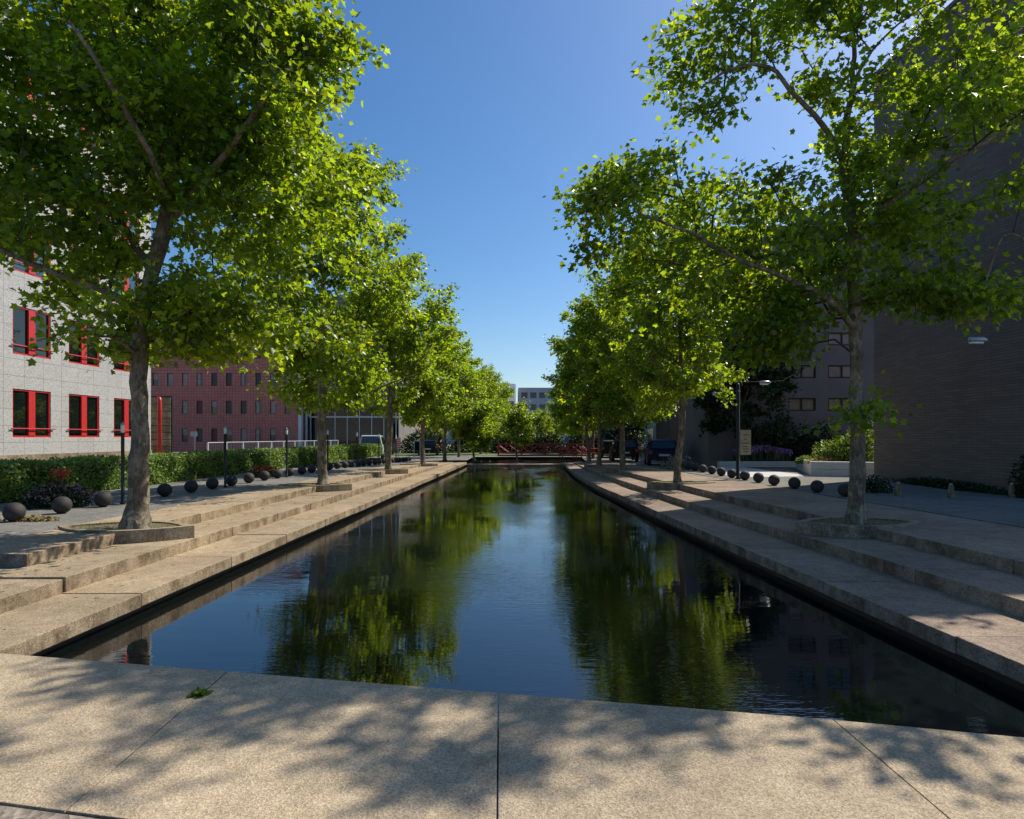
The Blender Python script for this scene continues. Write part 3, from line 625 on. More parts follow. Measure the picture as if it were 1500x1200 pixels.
for Y, sd_, xx, lab in allp:
    s = -1 if sd_ == 'L' else 1; e2 = (L2 if s < 0 else R2)(Y); 
    P1 = (e2 + s * .02, Y + .1 * (1 if s < 0 else 0)); P2 = (e2 + s * 2.1, Y + (.1 if s < 0 else .1))
    root, d, nr, Ln, zt = planter(P1, P2, ZL(2, Y), ZL(1, Y), 'low lens-shaped concrete tree planter with bare soil, ' + lab)
    rng = np.random.default_rng(int(Y * 10)); k = 900; u = rng.uniform(-.5, .5, k) * (Ln - .5); v = rng.uniform(-1, 1, k) * .40 * (1 - (2 * u / Ln) ** 2)
    P = np.stack([d.x * u + nr.x * v, d.y * u + nr.y * v, np.full(k, zt - .022)], 1); T = np.array([0, 0, 1.0]) + rng.normal(size=(k, 3)) * .6; T[:, 2] = abs(T[:, 2])
    o = leaf_mesh('grass', P, T, rng.normal(size=(k, 3)), rng.uniform(.02, .06, k), M['grass'], root, 'blade', rng); o['kind'] = 'stuff'

# ------------------------------------------------------------------ ball bollards
bp = MB(); prof = [(.001, -.155)] + [(.157 * math.cos(a), .157 * math.sin(a)) for a in np.linspace(-1.45, 1.45, 17)] + [(.001, .157)]
bp.lathe(prof, 28); ball = bp.build('ball_bollard', M['ball'], smooth=True)
n = 0
for i in range(0, 34):
    if i == 3: continue
    Y = 10.1 + 1.05 * i; X = -8.53 + .0333 * Y
    if Y > 43: break
    o = ball if n == 0 else ball.copy()
    if n: COL.objects.link(o)
    o.location = (X + random.uniform(-.03, .03), Y, ZL(2, Y) + .142); o.rotation_euler = (random.uniform(-.2, .2), random.uniform(-.2, .2), random.uniform(0, 6)); n += 1
    if n <= 34: tag(o, 'dark round ball bollard, %s from the camera in the row before the hedge' % ORD[n - 1], 'bollard', 'ball bollards along the left path')
    else: tag(o, 'tiny dark ball bollard at the far end of the left row', 'bollard', 'ball bollards along the left path')
rp_ = [(1238, 14.3), (1197, 15.35), (1163.6, 16.5), (1133.8, 17.6), (1111, 18.65), (1091, 19.7), (1072, 20.75), (1056.6, 21.8), (1042.8, 22.9), (1029.6, 24), (1018, 25), (1008, 26), (1000, 27), (989, 28.2), (981, 29.3)]
for i, (px, Y) in enumerate(rp_):
    o = ball.copy(); COL.objects.link(o); o.location = ((px - 750) * Y / 900, Y, ZL(2, Y) + .142); o.rotation_euler = (random.uniform(-.2, .2), random.uniform(-.2, .2), random.uniform(0, 6))
    tag(o, 'dark round ball bollard, %s from the camera in the row by the drain' % ORD[i], 'bollard', 'ball bollards along the right pavement')

# ------------------------------------------------------------------ hedge
def hedge(y0, y1, label):
    root = empty('clipped_hedge', (-11 + .03 * y0, y0, .3), 0, label, 'hedge'); Ly = y1 - y0; rng = np.random.default_rng(5); H = .80
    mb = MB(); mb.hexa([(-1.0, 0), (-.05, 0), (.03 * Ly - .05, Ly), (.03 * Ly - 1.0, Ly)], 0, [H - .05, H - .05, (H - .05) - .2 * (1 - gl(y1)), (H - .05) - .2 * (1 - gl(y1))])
    mb.build('branches', M['hedge_shade'], root)  # solid core in dark green, painting the shade inside the hedge
    k = 62000; t = rng.random(k) ** 1.5; yy = t * Ly; face = rng.random(k); zz = np.where(face < .66, rng.random(k) * H, H); xo = np.where(face < .66, 0, -rng.random(k) * 1.0)
    wav = .05 * np.sin(yy * 1.7) + .04 * np.sin(yy * 4.1 + zz * 5); wz = .03 * np.sin(yy * 2.3) + .02 * np.sin(yy * 6.1)
    P = np.stack([xo + .03 * yy + wav + rng.normal(size=k) * .03, yy, np.clip(zz + wz * (zz / H) + rng.normal(size=k) * .022, .0, 2)], 1)
    on = np.where((face < .66)[:, None], np.array([1.0, 0, .25]), np.array([0.1, 0, 1.0])); T = rng.normal(size=(k, 3)) + on * .4
    leaf_mesh('foliage', P, T, on + rng.normal(size=(k, 3)) * .5, rng.uniform(.04, .085, k) * (1 + t * .7), M['hedgeleaf'], root, 'diam', rng)
M['hedge_shade'] = plain('hedge_shadow_core', (.02, .035, .012), .9)
hedge(10.0, 49.0, 'long clipped green hedge behind the ball bollards on the left')

def bush(name, loc, r, n, size, mat, label, cat='shrub', shape='diam', group=None, seed=1, extra=None, stems=True):
    rng = np.random.default_rng(seed); root = empty(name, loc, 0, label, cat, group); r = np.array(r)
    v = rng.normal(size=(n, 3)); v = norm(v); v[:, 2] = abs(v[:, 2]); sub = 1 + .18 * np.sin(v[:, 0] * 7 + seed) * np.cos(v[:, 1] * 6 + v[:, 2] * 5)
    P = v * r * (rng.random((n, 1)) ** .35) * sub[:, None]; P[:, 2] += .02
    leaf_mesh('foliage', P, v + rng.normal(size=(n, 3)) * .7, v + np.array([0, 0, .6]) + rng.normal(size=(n, 3)) * .5, rng.uniform(.6, 1.3, n) * size, M[mat], root, shape, rng)
    if stems:
        mb = MB()
        for k in range(9):
            a = rng.uniform(0, 6.28); q = Vector((math.cos(a) * r[0] * .6, math.sin(a) * r[1] * .6, r[2] * .75)); mb.tube([(q.x * .15, q.y * .15, 0), (q.x * .5, q.y * .5, q.z * .5), q], [.012, .009, .004], 5)
        mb.build('stems', M['twig'], root)
    for nm, mt, cnt, rel, zlo, sz in (extra or []):
        v = rng.normal(size=(cnt, 3)); v = norm(v); v[:, 2] = abs(v[:, 2]); v = v[v[:, 2] > zlo]; P = v * r * rel
        leaf_mesh(nm, P, v + rng.normal(size=v.shape) * .6, v + rng.normal(size=v.shape) * .5, rng.uniform(.7, 1.3, len(v)) * sz, M[mt], root, 'diam', rng)['kind'] = 'stuff'
    return root
# left flower bed
fx, fy = G(72, 745, .32)
f = bush('flower_bed', (fx - .15, fy + .45, .31), (.62, .5, .42), 3200, .06, 'darkleaf', 'flower clump with pink and white blooms between the nearest two left bollards', 'flowers', extra=[('white_blooms', 'whitef', 300, 1.02, -.5, .035), ('pink_blooms', 'pinkf', 420, 1.08, .45, .045)], seed=3)
rng = np.random.default_rng(9); k = 95; P = rng.normal(size=(k, 3)) * np.array([.09, .09, .06]) + np.array([.05, 0, .66]); o = leaf_mesh('red_blooms', P, rng.normal(size=(k, 3)), rng.normal(size=(k, 3)), rng.uniform(.04, .08, k), M['redf'], f, 'diam', rng); o['kind'] = 'stuff'
mb = MB(); [mb.tube([(0, 0, .1), (.05 + dx, dy, .62)], .006, 5) for dx, dy in ((0, 0), (.06, .03), (-.05, .05))]; mb.build('tall_stems', M['stem'], f)
f2 = bush('flower_bed', (-8.55, 21.2, .31), (.5, .45, .36), 1500, .06, 'darkleaf', 'small flower clump with red blooms beside the third left lamp', 'flowers', extra=[('red_blooms', 'redf', 260, 1.1, .5, .05)], seed=13)
f3 = bush('flower_bed', (7.35, 27.2, .31), (.75, .5, .52), 1900, .07, 'whitef', 'round flower clump with pale and coral blooms behind the right bollards', 'flowers', extra=[('coral_blooms', 'redf', 70, 1.15, .55, .06), ('leaves', 'darkleaf', 700, .98, -.5, .07)], seed=14)
# straw debris
sx_, sy_ = G(48, 762, .32); rng = np.random.default_rng(4); k = 420
P = np.stack([rng.normal(size=k) * .17, rng.normal(size=k) * .04, abs(rng.normal(size=k)) * .02 + .012], 1); T = rng.normal(size=(k, 3)); T[:, 2] *= .3
o = leaf_mesh('dry_leaves', P, T, rng.normal(size=(k, 3)), rng.uniform(.04, .09, k), M['straw'], None, 'diam', rng); o.location = (sx_, sy_, .312); tag(o, 'small heap of dry yellow leaves beside the nearest left bollard', 'leaf heap')
def tuft(px, py, z, n, size, label, mat='grass', seed=2):
    x, y = G(px, py, z); rng = np.random.default_rng(seed); P = rng.normal(size=(n, 3)) * np.array([.02, .015, 0]); T = rng.normal(size=(n, 3)) * np.array([.8, .8, .3]) + np.array([0, 0, .45]); T[:, 2] = abs(T[:, 2])
    sh = np.array(T) ; o = leaf_mesh('weed_tuft', P, T, np.array([0, 0, 1.0]) + rng.normal(size=(n, 3)) * .4, rng.uniform(.5, 1, n) * size, M[mat], None, 'diam' if n > 50 else 'blade', rng); o.location = (x, y, z); tag(o, label, 'weed'); return o
o = tuft(293, 1018, 0, 64, .062, 'green weed tuft growing in the left joint of the foreground slab', 'limeleaf')
tuft(727, 1029, 0, 14, .035, 'tiny weed in the middle joint of the foreground slab', 'grass', 5)
tuft(122, 1166, 0, 12, .03, 'tiny brown weed at the lower left slab joint', 'straw', 6)

rng = np.random.default_rng(77); k = 420; yy = rng.uniform(5.2, 26, k); fr_ = rng.random(k); zz_ = []; xx_ = []
for y_, f_ in zip(yy, fr_):
    l = 0 if f_ < .25 else 1 if f_ < .55 else 2; e0, e1 = ((L1, L2), (L2, L3), (L3, L4))[l]; u = rng.random() ** .6 * .8 + .12
    if l == 2 and y_ < 7.4: l = 1
    xx_.append(e0(y_) + (e1(y_) - e0(y_)) * min(u, .93)); zz_.append(ZL(l, y_) + .016)
P = np.stack([np.array(xx_), yy, np.array(zz_)], 1); T = rng.normal(size=(k, 3)); T[:, 2] *= .12; o = leaf_mesh('fallen_leaves', P, T, np.array([0, 0, 1.0]) + rng.normal(size=(k, 3)) * .2, rng.uniform(.025, .07, k), M['straw'], None, 'diam', rng)
tag(o, 'scattered small dry leaves lying on the left terraces', 'leaf litter', None, 'stuff')
# ------------------------------------------------------------------ left path lamps
def lamp_proto():
    root = empty('path_lamp', (0, 0, 0), 0, 'x', 'lamp', 'path lamps along the left row of bollards')
    MB().lathe([(.05, 0), (.05, .03), (.033, .05), (.033, 1.43), (.045, 1.44), (.045, 1.47), (.001, 1.471)], 12).build('pole', M['black'], root, True)
    MB().lathe([(.030, 1.47), (.036, 1.49), (.036, 1.62), (.03, 1.635)], 12).build('lamp_glass', M['lampglass'], root, True)
    MB().lathe([(.046, 1.636), (.040, 1.655), (.012, 1.675), (.01, 1.70), (.001, 1.705)], 12).build('cap', M['galv'], root, True)
    return root
lp = lamp_proto()
for k in range(7):
    Y = 12.67 + 4.23 * k; o = lp if k == 0 else copy_tree(lp); o.location = (-8.45 + .0333 * Y, Y, ZL(2, Y) - .01)
    o['label'] = 'slim black path lamp with pale glass head, %s from the camera' % ORD[k]

# ------------------------------------------------------------------ buildings
def facade(mb, L, H, ops, depth=.18, z0=0):
    us = sorted({0, L, *[o[0] for o in ops], *[o[1] for o in ops]}); vs = sorted({z0, H, *[o[2] for o in ops], *[o[3] for o in ops]})
    for a, b in zip(us[:-1], us[1:]):
        for c, d in zip(vs[:-1], vs[1:]):
            um, vm = (a + b) / 2, (c + d) / 2
            if not any(o[0] < um < o[1] and o[2] < vm < o[3] for o in ops): mb.quad((a, 0, c), (b, 0, c), (b, 0, d), (a, 0, d))
    for a, b, c, d in ops:
        mb.quad((a, 0, c), (a, depth, c), (b, depth, c), (b, 0, c)); mb.quad((a, 0, d), (b, 0, d), (b, depth, d), (a, depth, d))
        mb.quad((a, 0, c), (a, 0, d), (a, depth, d), (a, depth, c)); mb.quad((b, 0, c), (b, depth, c), (b, depth, d), (b, 0, d))
def shell(mb, L, H, D, z0=0):
    mb.quad((0, 0, z0), (0, 0, H), (0, D, H), (0, D, z0)); mb.quad((L, 0, z0), (L, D, z0), (L, D, H), (L, 0, H)); mb.quad((0, D, z0), (0, D, H), (L, D, H), (L, D, z0))
    mb.quad((0, 0, H), (L, 0, H), (L, D, H), (0, D, H))
# grey granite office, left
dirL = math.atan2(1, .03); x0, y0 = -18.5 + .03 * 18.9, 18.9 
gb = empty('granite_office', (x0, y0, .3), dirL, 'pale speckled granite office with red window frames on the left', 'building')
Lg = 29.95 - 18.9; ops = []
cols = [(21.95 - 2.67 - 18.9, 1.75), (21.95 - 18.9, 1.75), (24.62 - 18.9, 1.75), (27.29 - 18.9, 1.75)]
for r_ in range(5):
    for c0, w_ in cols: ops.append((c0, c0 + w_, 1.38 + 3.0 * r_, 3.13 + 3.0 * r_))
mb = MB(); facade(mb, Lg, 16.4, ops, .16, .75); shell(mb, Lg, 16.4, 14, .75); mb.build('wall', M['granite'], gb)
mb = MB(); mb.box(-.0, Lg + .03, -.04, 14.03, -.3, .748); mb.build('plinth', M['kerb'], gb)
mb = MB(); mb.box(-.1, Lg + .12, -.14, 14.1, 16.403, 16.62); mb.build('roof_coping', M['white'], gb)
for a, b, c, d in ops:
    wv = MB(); t = .06; y1, y2 = .03, .12
    wv.box(a, b, y1, y2, c, c + t); wv.box(a, b, y1, y2, d - t, d); wv.box(a, a + t, y1, y2, c + t, d - t); wv.box(b - t, b, y1, y2, c + t, d - t)
    mcx = (a + b) / 2; wv.box(mcx - .15, mcx + .15, y1 - .02, y2, c + t, d - t)
    f = wv.build('window', M['red'], gb)
    p = MB(); p.box(a + t, mcx - .15, .085, .10, c + t, d - t); p.box(mcx + .15, b - t, .085, .10, c + t, d - t); p.build('pane', M['glasscyan'] if c > 7 else M['glass'], f)
    if abs(a - 5.72) < .1 and c < 5: MB().box(mcx + .2, mcx + .42, .104, .118, c + t, d - .3).build('curtain', M['bwhite'], f)
    g_ = MB(); g_.tube([(a - .12, -.06, c + .32), (b + .14, -.06, c + .32)], .022, 8); g_.tube([(a - .02, -.06, c + .32), (a - .02, .05, c + .32)], .015, 6); g_.tube([(b + .02, -.06, c + .32), (b + .02, .05, c + .32)], .015, 6); g_.build('guard_rail', M['red'], f)
# red post and louvre panel by its corner
px_, py_ = -18.35 + .03 * 31, 30.6
mb = MB(); mb.tube([(0, 0, 0), (0, 0, 3.15), (-.02, .0, 3.28), (-.12, 0, 3.34)], [.1, .1, .095, .03], 12); o = mb.build('red_post', M['red'], None, True); o.location = (-17.15, 29.9, .3); tag(o, 'tall bright red post at the corner of the granite office', 'post')
lv = empty('louvre_screen', (-18.2, 31.4, .3), 0, 'pale slatted screen between granite office and red post', 'screen'); mb = MB()
for k in range(9): mb.box(-.45, .75, 0, .05, .2 + k * .36, .2 + k * .36 + .33)
mb.build('slats', M['kerb'], lv); mb = MB(); mb.box(-.5, .8, .052, .1, 0, 3.5); mb.build('frame', M['black'], lv)

# dusky red tiled block
rb = empty('red_tiled_block', (-36.6, 62, 0), 0, 'dusky red tiled office block with rows of narrow windows', 'building'); ops = []; Lr = 15.05
fx0 = 36.6 + (249 - 750) * 62 / 900
for r_ in range(4):
    for c_ in range(-1, 9):
        a = fx0 + c_ * 1.482 - .29
        if a > .3: ops.append((a, a + .60, 1.22 + 2.8 * r_, 2.55 + 2.8 * r_))
mb = MB(); facade(mb, Lr, 12.3, ops, .2, -.3); shell(mb, Lr, 12.3, 16, -.3); mb.build('wall', M['pinktile'], rb)
mb = MB(); mb.box(-.1, Lr + .1, -.1, 16.1, 12.303, 12.5); mb.build('roof_coping', M['galv'], rb)
mb = MB(); mb.box(Lr + .01, Lr + .32, -.12, .4, 0, 11.0); mb.build('corner_pier', M['bwhite'], rb)
rr = random.Random(3)
for a, b, c, d in ops:
    f = MB(); t = .05; f.box(a, b, .06, .14, c, c + t); f.box(a, b, .06, .14, d - t, d); f.box(a, a + t, .06, .14, c + t, d - t); f.box(b - t, b, .06, .14, c + t, d - t); f = f.build('window', M['blindred'], rb)
    kind = rr.choice(['blind', 'blinddark', 'blindred', 'blind', 'half', 'side']); MB().box(a + t, b - t, .12, .13, c + t, d - t).build('pane', M['glass'] if kind in ('half', 'side') else M[kind], f)
    if kind == 'half': MB().box(a + t, b - t, .10, .115, (c + d) / 2, d - t).build('blind', M['blind'], f)
    if kind == 'side': MB().box(a + t, (a + b) / 2 + .05, .10, .115, c + t, d - t).build('blind', M['blind'], f)
# glass block
gk = empty('glass_block', (-21.2, 64, 0), 0, 'dark glazed building with white mullions behind the white railing', 'building')
mb = MB(); mb.box(0, 9.4, .1, 14, -.3, 16.5); mb.build('wall', M['plaster'], gk)
MB().box(.1, 9.3, .04, .085, .35, 9.9).build('glazing', M['glass'], gk)
for k in range(8): MB().box(.2 + k * 1.27, .28 + k * 1.27, -.04, .036, .35, 9.9).build('mullion', M['bwhite'], gk)
mb = MB(); [mb.box(.1, 9.3, -.05, .03, z, z + .14) for z in (3.7, 6.8, 9.8)]; mb.build('transom', M['bwhite'], gk)
MB().tube([(-.1, -.4, 0), (-.1, -.4, 4.3)], .13, 12).build('pipe', M['bwhite'], gk)
for k in range(3): MB().box(1.6 + k * 2.6, 3.1 + k * 2.6, .06, .095, 11.2, 13.0).build('window', M['glass'], gk)

# brown brick building, right
dirR = math.atan2(-1, .0556)
bb = empty('brown_brick_building', (11.9, 20.2, .3), dirR, 'tall windowless dark brick building wall on the right', 'building')
Lb = 7.0
mb = MB(); mb.quad((0, 0, -.3), (Lb, 0, -.3), (Lb, 0, 13.2), (0, 0, 13.2)); shell(mb, Lb, 13.2, 14, -.3); mb.build('wall', M['brownbrick'], bb)
mb = MB(); mb.box(-.04, Lb + .04, -.04, 14.04, 13.203, 13.32); mb.build('roof_coping', M['plasterdk'], bb)
# grey plaster building facing the camera
pb = empty('grey_plaster_building', (9.9, 31, .25), 0, 'shaded grey rendered building with dark-framed windows beyond the flower bed', 'building'); Lp = 16; ops = []
def wx(px): return (px - 750) * 31 / 900 - 9.9
zz = lambda py: 1.7 + (640 - py) * 31 / 900 - .25
for r_ in range(5):
    dz = -48 * r_
    for a, b in ((wx(1060), wx(1095)), (wx(1155), wx(1195)), (wx(1213), wx(1255)), (wx(1300), wx(1345)), (wx(1400), wx(1445))):
        ops.append((a, b, zz(602 + dz), zz(583 + dz)))
Hp = zz(336)
mb = MB(); facade(mb, Lp, Hp, ops, .18, -.3); shell(mb, Lp, Hp, 5.5, -.3); mb.build('wall', M['plaster'], pb)
mb = MB(); mb.box(-.05, Lp, -.06, 5.55, Hp + .003, Hp + .14); mb.build('roof_coping', M['galv'], pb)
mb = MB(); [mb.tube([(x_, .15, Hp + .14), (x_, .15, Hp + .62)], .02, 5) for x_ in np.arange(.2, Lp, 1.4)]; mb.tube([(.1, .15, Hp + .62), (Lp - .1, .15, Hp + .62)], .025, 6); mb.build('roof_rail', M['galv'], pb)
for q, (a, b, c, d) in enumerate(ops):
    f = MB(); t = .06; f.box(a, b, .04, .12, c, c + t); f.box(a, b, .04, .12, d - t, d); f.box(a, a + t, .04, .12, c + t, d - t); f.box(b - t, b, .04, .12, c + t, d - t); f.box((a + b) / 2 - .03, (a + b) / 2 + .03, .04, .12, c + t, d - t)
    f = f.build('window', M['black'], pb); MB().box(a + t, b - t, .10, .115, c + t, d - t).build('pane', M['blindtan'] if q < 5 else (M['glasscyan'] if q > 14 else M['blind']), f)
# further dark building with pier
db = empty('dark_rendered_building', (10.3, 40, 0), 0, 'dark rendered building with tall glazed entrance behind the blue hatchback', 'building')
mb = MB(); mb.box(0, 9, 0, 4, 0, 8.5); mb.build('wall', M['plasterdk'], db)
MB().box(2.45, 2.85, -.35, -.003, 0, 8.3).build('pier', M['plaster'], db)
MB().box(1.25, 2.3, -.05, -.004, .1, 5.2).build('entrance_glazing', M['glass'], db)
# long row of buildings far right and far left behind the trees
fr = empty('terraced_block', (9.5, 58, 0), R(-84), 'pale terraced block with dark shop windows at the far right', 'building')
fr.location = (12.5, 84, 0)
mb = MB(); mb.box(0, 36, 0, 9, 0, 9.5); mb.build('wall', M['bluegrey'], fr)
for k in range(12):
    MB().box(.8 + k * 3, 2.6 + k * 3, -.05, -.004, .2, 2.6).build('window', M['glass'], fr); MB().box(.8 + k * 3, 2.6 + k * 3, -.05, -.004, 4, 5.6).build('window', M['glass'], fr)
fl = empty('brick_block', (-14.5, 72, 0), R(86), 'low dark brick block behind the far left trees', 'building')
mb = MB(); mb.box(0, 34, 0, 9, 0, 7.5); mb.build('wall', M['pinktile'], fl)
for k in range(10): MB().box(1 + k * 3.2, 2.8 + k * 3.2, -.05, -.004, 1.0, 2.8).build('window', M['glass'], fl)
# far blocks closing the view
w1 = empty('white_tower_block', ((722 - 750) * 150 / 900, 150, 0), 0, 'white office block with a dark side at the end of the canal', 'building'); hw = lambda py: 1.7 + (640 - py) * 150 / 900
mb = MB(); mb.box(-16, -.02, 0, 20, 0, hw(563)); mb.build('wall', M['bluegrey'], w1)
mb = MB(); mb.hexa([(0, 0), (5.6, 5), (5.6, 20), (0, 20)], 0, hw(560)); mb.build('white_wing', M['bwhite'], w1)
for k in range(4):
    mb = MB(); q = Vector((5.6, 5, 0)) / 5; nrm2 = Vector((5, -5.6, 0)).normalized() * .05
    for j in range(3):
        a = Vector((.6 + 1.7 * j, (.6 + 1.7 * j) * 5 / 5.6, 0)); b = a + Vector((1.1, 1.1 * 5 / 5.6, 0)); z = hw(560) - 2.6 - 3.2 * k
        mb.hexa([(a + nrm2).xy, (b + nrm2).xy, b.xy, a.xy], z, z + 1.4)
    mb.build('window_band', M['blinddark'], w1)
w2 = empty('pale_blue_block', ((759 - 750) * 158 / 900, 158, 0), 0, 'pale blue-grey office block closing the view at the end of the canal', 'building'); h2 = 1.7 + (640 - 568) * 158 / 900
ops = []
for r_ in range(4):
    for c_ in range(9): ops.append((.8 + c_ * 2.3, 2.4 + c_ * 2.3, h2 - 2.7 - 3.1 * r_, h2 - 1.2 - 3.1 * r_))
mb = MB(); facade(mb, 22, h2, ops, .25, 0); shell(mb, 22, h2, 12, 0); mb.build('wall', M['bluegrey'], w2)
for a, b, c, d in ops: MB().box(a, b, .15, .2, c, d).build('window', M['glass'], w2)

# ------------------------------------------------------------------ white railing on the left
rl = empty('white_railing', (-16.1, 32.5, .3), 0, 'long white metal railing with panels beyond the hedge', 'railing')
mb = MB(); xx = lambda y: .03 * y
mb.hexa([(-.15, 0), (.15, 0), (.15 + xx(22), 22), (-.15 + xx(22), 22)], -.3, .5); mb.build('base_wall', M['wstone'], rl)
for k in range(12): MB().box(xx(2 * k) - .035, xx(2 * k) + .035, 2 * k - .035, 2 * k + .035, .5, 1.08).build('post', M['white'], rl)
mb = MB(); mb.tube([(0, 0, 1.09), (xx(22), 22, 1.09)], .022, 6); mb.tube([(0, 0, .58), (xx(22), 22, .58)], .025, 6); mb.build('rail', M['white'], rl)
mb = MB(); [mb.tube([(xx(y), y, .58), (xx(y), y, 1.08)], .008, 4) for y in np.arange(.2, 22, .2)]; mb.build('bars', M['galv'], rl)
wl2 = MB(); wl2.box(0, 2.6, 0, .3, 0, .62); o = wl2.build('low_wall', M['wstone'], None, bevel=.02); o.location = (-17.2, 31.0, .3); tag(o, 'low pale wall beside the red post', 'wall')
sg = empty('small_sign', ((285 - 750) * 26 / 900, 26, .3), 0, 'small white sign on a thin pole in front of the red block', 'sign')
MB().tube([(0, 0, 0), (0, 0, 1.55)], .025, 8).build('pole', M['galv'], sg); MB().box(-.16, .12, -.03, -.02, 1.42, 1.62).build('sign_board', M['white'], sg)

# ------------------------------------------------------------------ vehicles
def car(loc, rz, paint, label, H=1.45, L=4.2, W=1.75, kind='hatch', group=None, cat='car'):
    root = empty('parked_car' if cat == 'car' else 'parked_van', loc, rz, label, cat, group); hw = W / 2
    if kind == 'hatch': low = [(-L / 2, .35), (-L / 2 + .02, .62), (-L / 2 + .08, .88), (L / 2 - 1.15, .92), (L / 2 - .25, .76), (L / 2, .6), (L / 2, .32)]; top = [(-L / 2 + .12, .885), (-L / 2 + .42, H - .06), (-L / 2 + .8, H), (.15, H), (.55, H - .08), (L / 2 - 1.18, .925)]
    else: low = [(-L / 2, .3), (-L / 2, .7), (-L / 2 + .01, 1.0), (L / 2 - .9, 1.05), (L / 2 - .2, .95), (L / 2, .7), (L / 2, .3)]; top = [(-L / 2 + .02, 1.005), (-L / 2 + .08, H - .05), (-L / 2 + .2, H), (L / 2 - 1.6, H), (L / 2 - 1.3, H - .1), (L / 2 - .92, 1.055)]
    def prism(pr, w0, w1, z0, z1):
        n = len(pr); f = lambda z: w0 + (w1 - w0) * (z - z0) / (z1 - z0); vs = [(x, -f(z), z) for x, z in pr] + [(x, f(z), z) for x, z in pr]
        return MB().add(vs, [tuple(range(n)), tuple(range(2 * n - 1, n - 1, -1))] + [(i, n + i, n + (i + 1) % n, (i + 1) % n) for i in range(n)])
    b = prism(low, hw, hw * .97, .3, 1.0); b.build('body', paint, root, bevel=.05)
    zt0 = top[0][1]; prism(top, hw * .93, hw * .74, zt0, H).build('cabin', paint, root, bevel=.04)
    mid = lambda s, e, t: (s[0] + (e[0] - s[0]) * t, s[1] + (e[1] - s[1]) * t)
    fw = lambda z: hw * (.93 + (.74 - .93) * (z - zt0) / (H - zt0))
    a, bb_ = top[0], top[1]; a2, b2 = mid(a, bb_, .15), mid(a, bb_, .88)
    q = lambda p, s, k, off: (p[0] - off, s * fw(p[1]) * k, p[1] + .004)
    MB().quad(q(a2, 1, .86, .02), q(a2, -1, .86, .02), q(b2, -1, .86, .02), q(b2, 1, .86, .02)).build('rear_window', M['glass'], root)
    a, bb_ = top[5], top[4]; a2, b2 = mid(a, bb_, .12), mid(a, bb_, .95)
    MB().quad(q(a2, -1, .86, -.02), q(a2, 1, .86, -.02), q(b2, 1, .86, -.02), q(b2, -1, .86, -.02)).build('windscreen', M['glass'], root)
    for s in (-1, 1):
        pts = [(top[0][0] + .35, zt0 + .06), (top[5][0] - .12, zt0 + .06), (top[4][0] - .18, H - .15), (top[1][0] + .3, H - .15)]
        v = [(x, s * (fw(z) + .006), z) for x, z in pts]; MB().add(v if s < 0 else v[::-1], [(0, 1, 2, 3)]).build('side_window', M['glass'], root)
        MB().box(-L / 2 - .015, -L / 2 + .06, min(s * hw * .72, s * hw * .94), max(s * hw * .72, s * hw * .94), .66, .84).build('tail_light', M['redp'], root)
        MB().box(L / 2 - .1, L / 2 + .01, min(s * hw * .6, s * hw * .9), max(s * hw * .6, s * hw * .9), .56, .68).build('headlight', M['lampglass'], root)
        for xw in (-L / 2 + .75, L / 2 - .8):
            wv = MB(); wv.tube([(xw, s * (hw - .2), .31), (xw, s * (hw + .01), .31)], .31, 20); wh = wv.build('wheel', M['black'], root); wv = MB(); wv.tube([(xw, s * (hw + .01), .31), (xw, s * (hw + .02), .31)], .19, 14); wv.build('rim', M['galv'], wh)
    MB().box(-L / 2 - .012, -L / 2 + .02, -.26, .26, .55, .66).build('number_plate', M['white'], root)
    return root
pb_ = NM('blue_car_paint'); pb_.col((.008, .011, .04)); pb_.rough(.5, 0, .2); pk = NM('black_car_paint'); pk.col((.012, .012, .014)); pk.rough(.5, 0, .2); pw_ = NM('white_van_paint'); pw_.col((.5, .51, .54)); pw_.rough(.35)
car((8.15, 33.6, .15), R(81), pb_.m, 'dark blue hatchback parked beneath the trees on the right, seen from behind', H=1.42, L=3.9, W=1.65)
car((7.6, 42.0, .06), R(84), pk.m, 'black car parked beyond the blue hatchback', H=1.42, L=4.1)
car((8.0, 50.0, .03), R(86), pk.m, 'black car parked farthest away on the right', H=1.4, L=4.1)
car((-10.6, 47, .1), R(97), pw_.m, 'white van parked behind the hedge on the left', H=1.72, L=4.2, W=1.8, kind='van', cat='van')
car((-7.6, 56, .03), R(96), pk.m, 'dark car parked at the far left beyond the hedge', H=1.4, L=4.1)
# striped sign and notice board far left
ss = empty('striped_sign', ((583 - 750) * 46 / 900, 46, .05), 0, 'red and white striped warning board beside the hedge end', 'sign')
MB().box(-.2, .2, 0, .03, .75, 1.6).build('board', M['white'], ss); mb = MB(); [mb.box(-.2, .2, -.006, -.001, .8 + .16 * k, .88 + .16 * k) for k in range(5)]; mb.build('stripes', M['red'], ss); MB().tube([(0, .06, 0), (0, .06, .8)], .03, 8).build('post', M['galv'], ss)
nbd = empty('notice_board', ((611 - 750) * 44 / 900, 44, .04), 0, 'glazed notice board with silver frame at the end of the left path', 'notice board')
mb = MB(); mb.box(-.24, -.18, 0, .08, 0, 1.42); mb.box(.18, .24, 0, .08, 0, 1.42); mb.box(-.18, .18, 0, .08, 1.33, 1.42); mb.build('frame', M['galv'], nbd); MB().box(-.18, .18, .03, .05, .45, 1.33).build('panel', M['glass'], nbd)

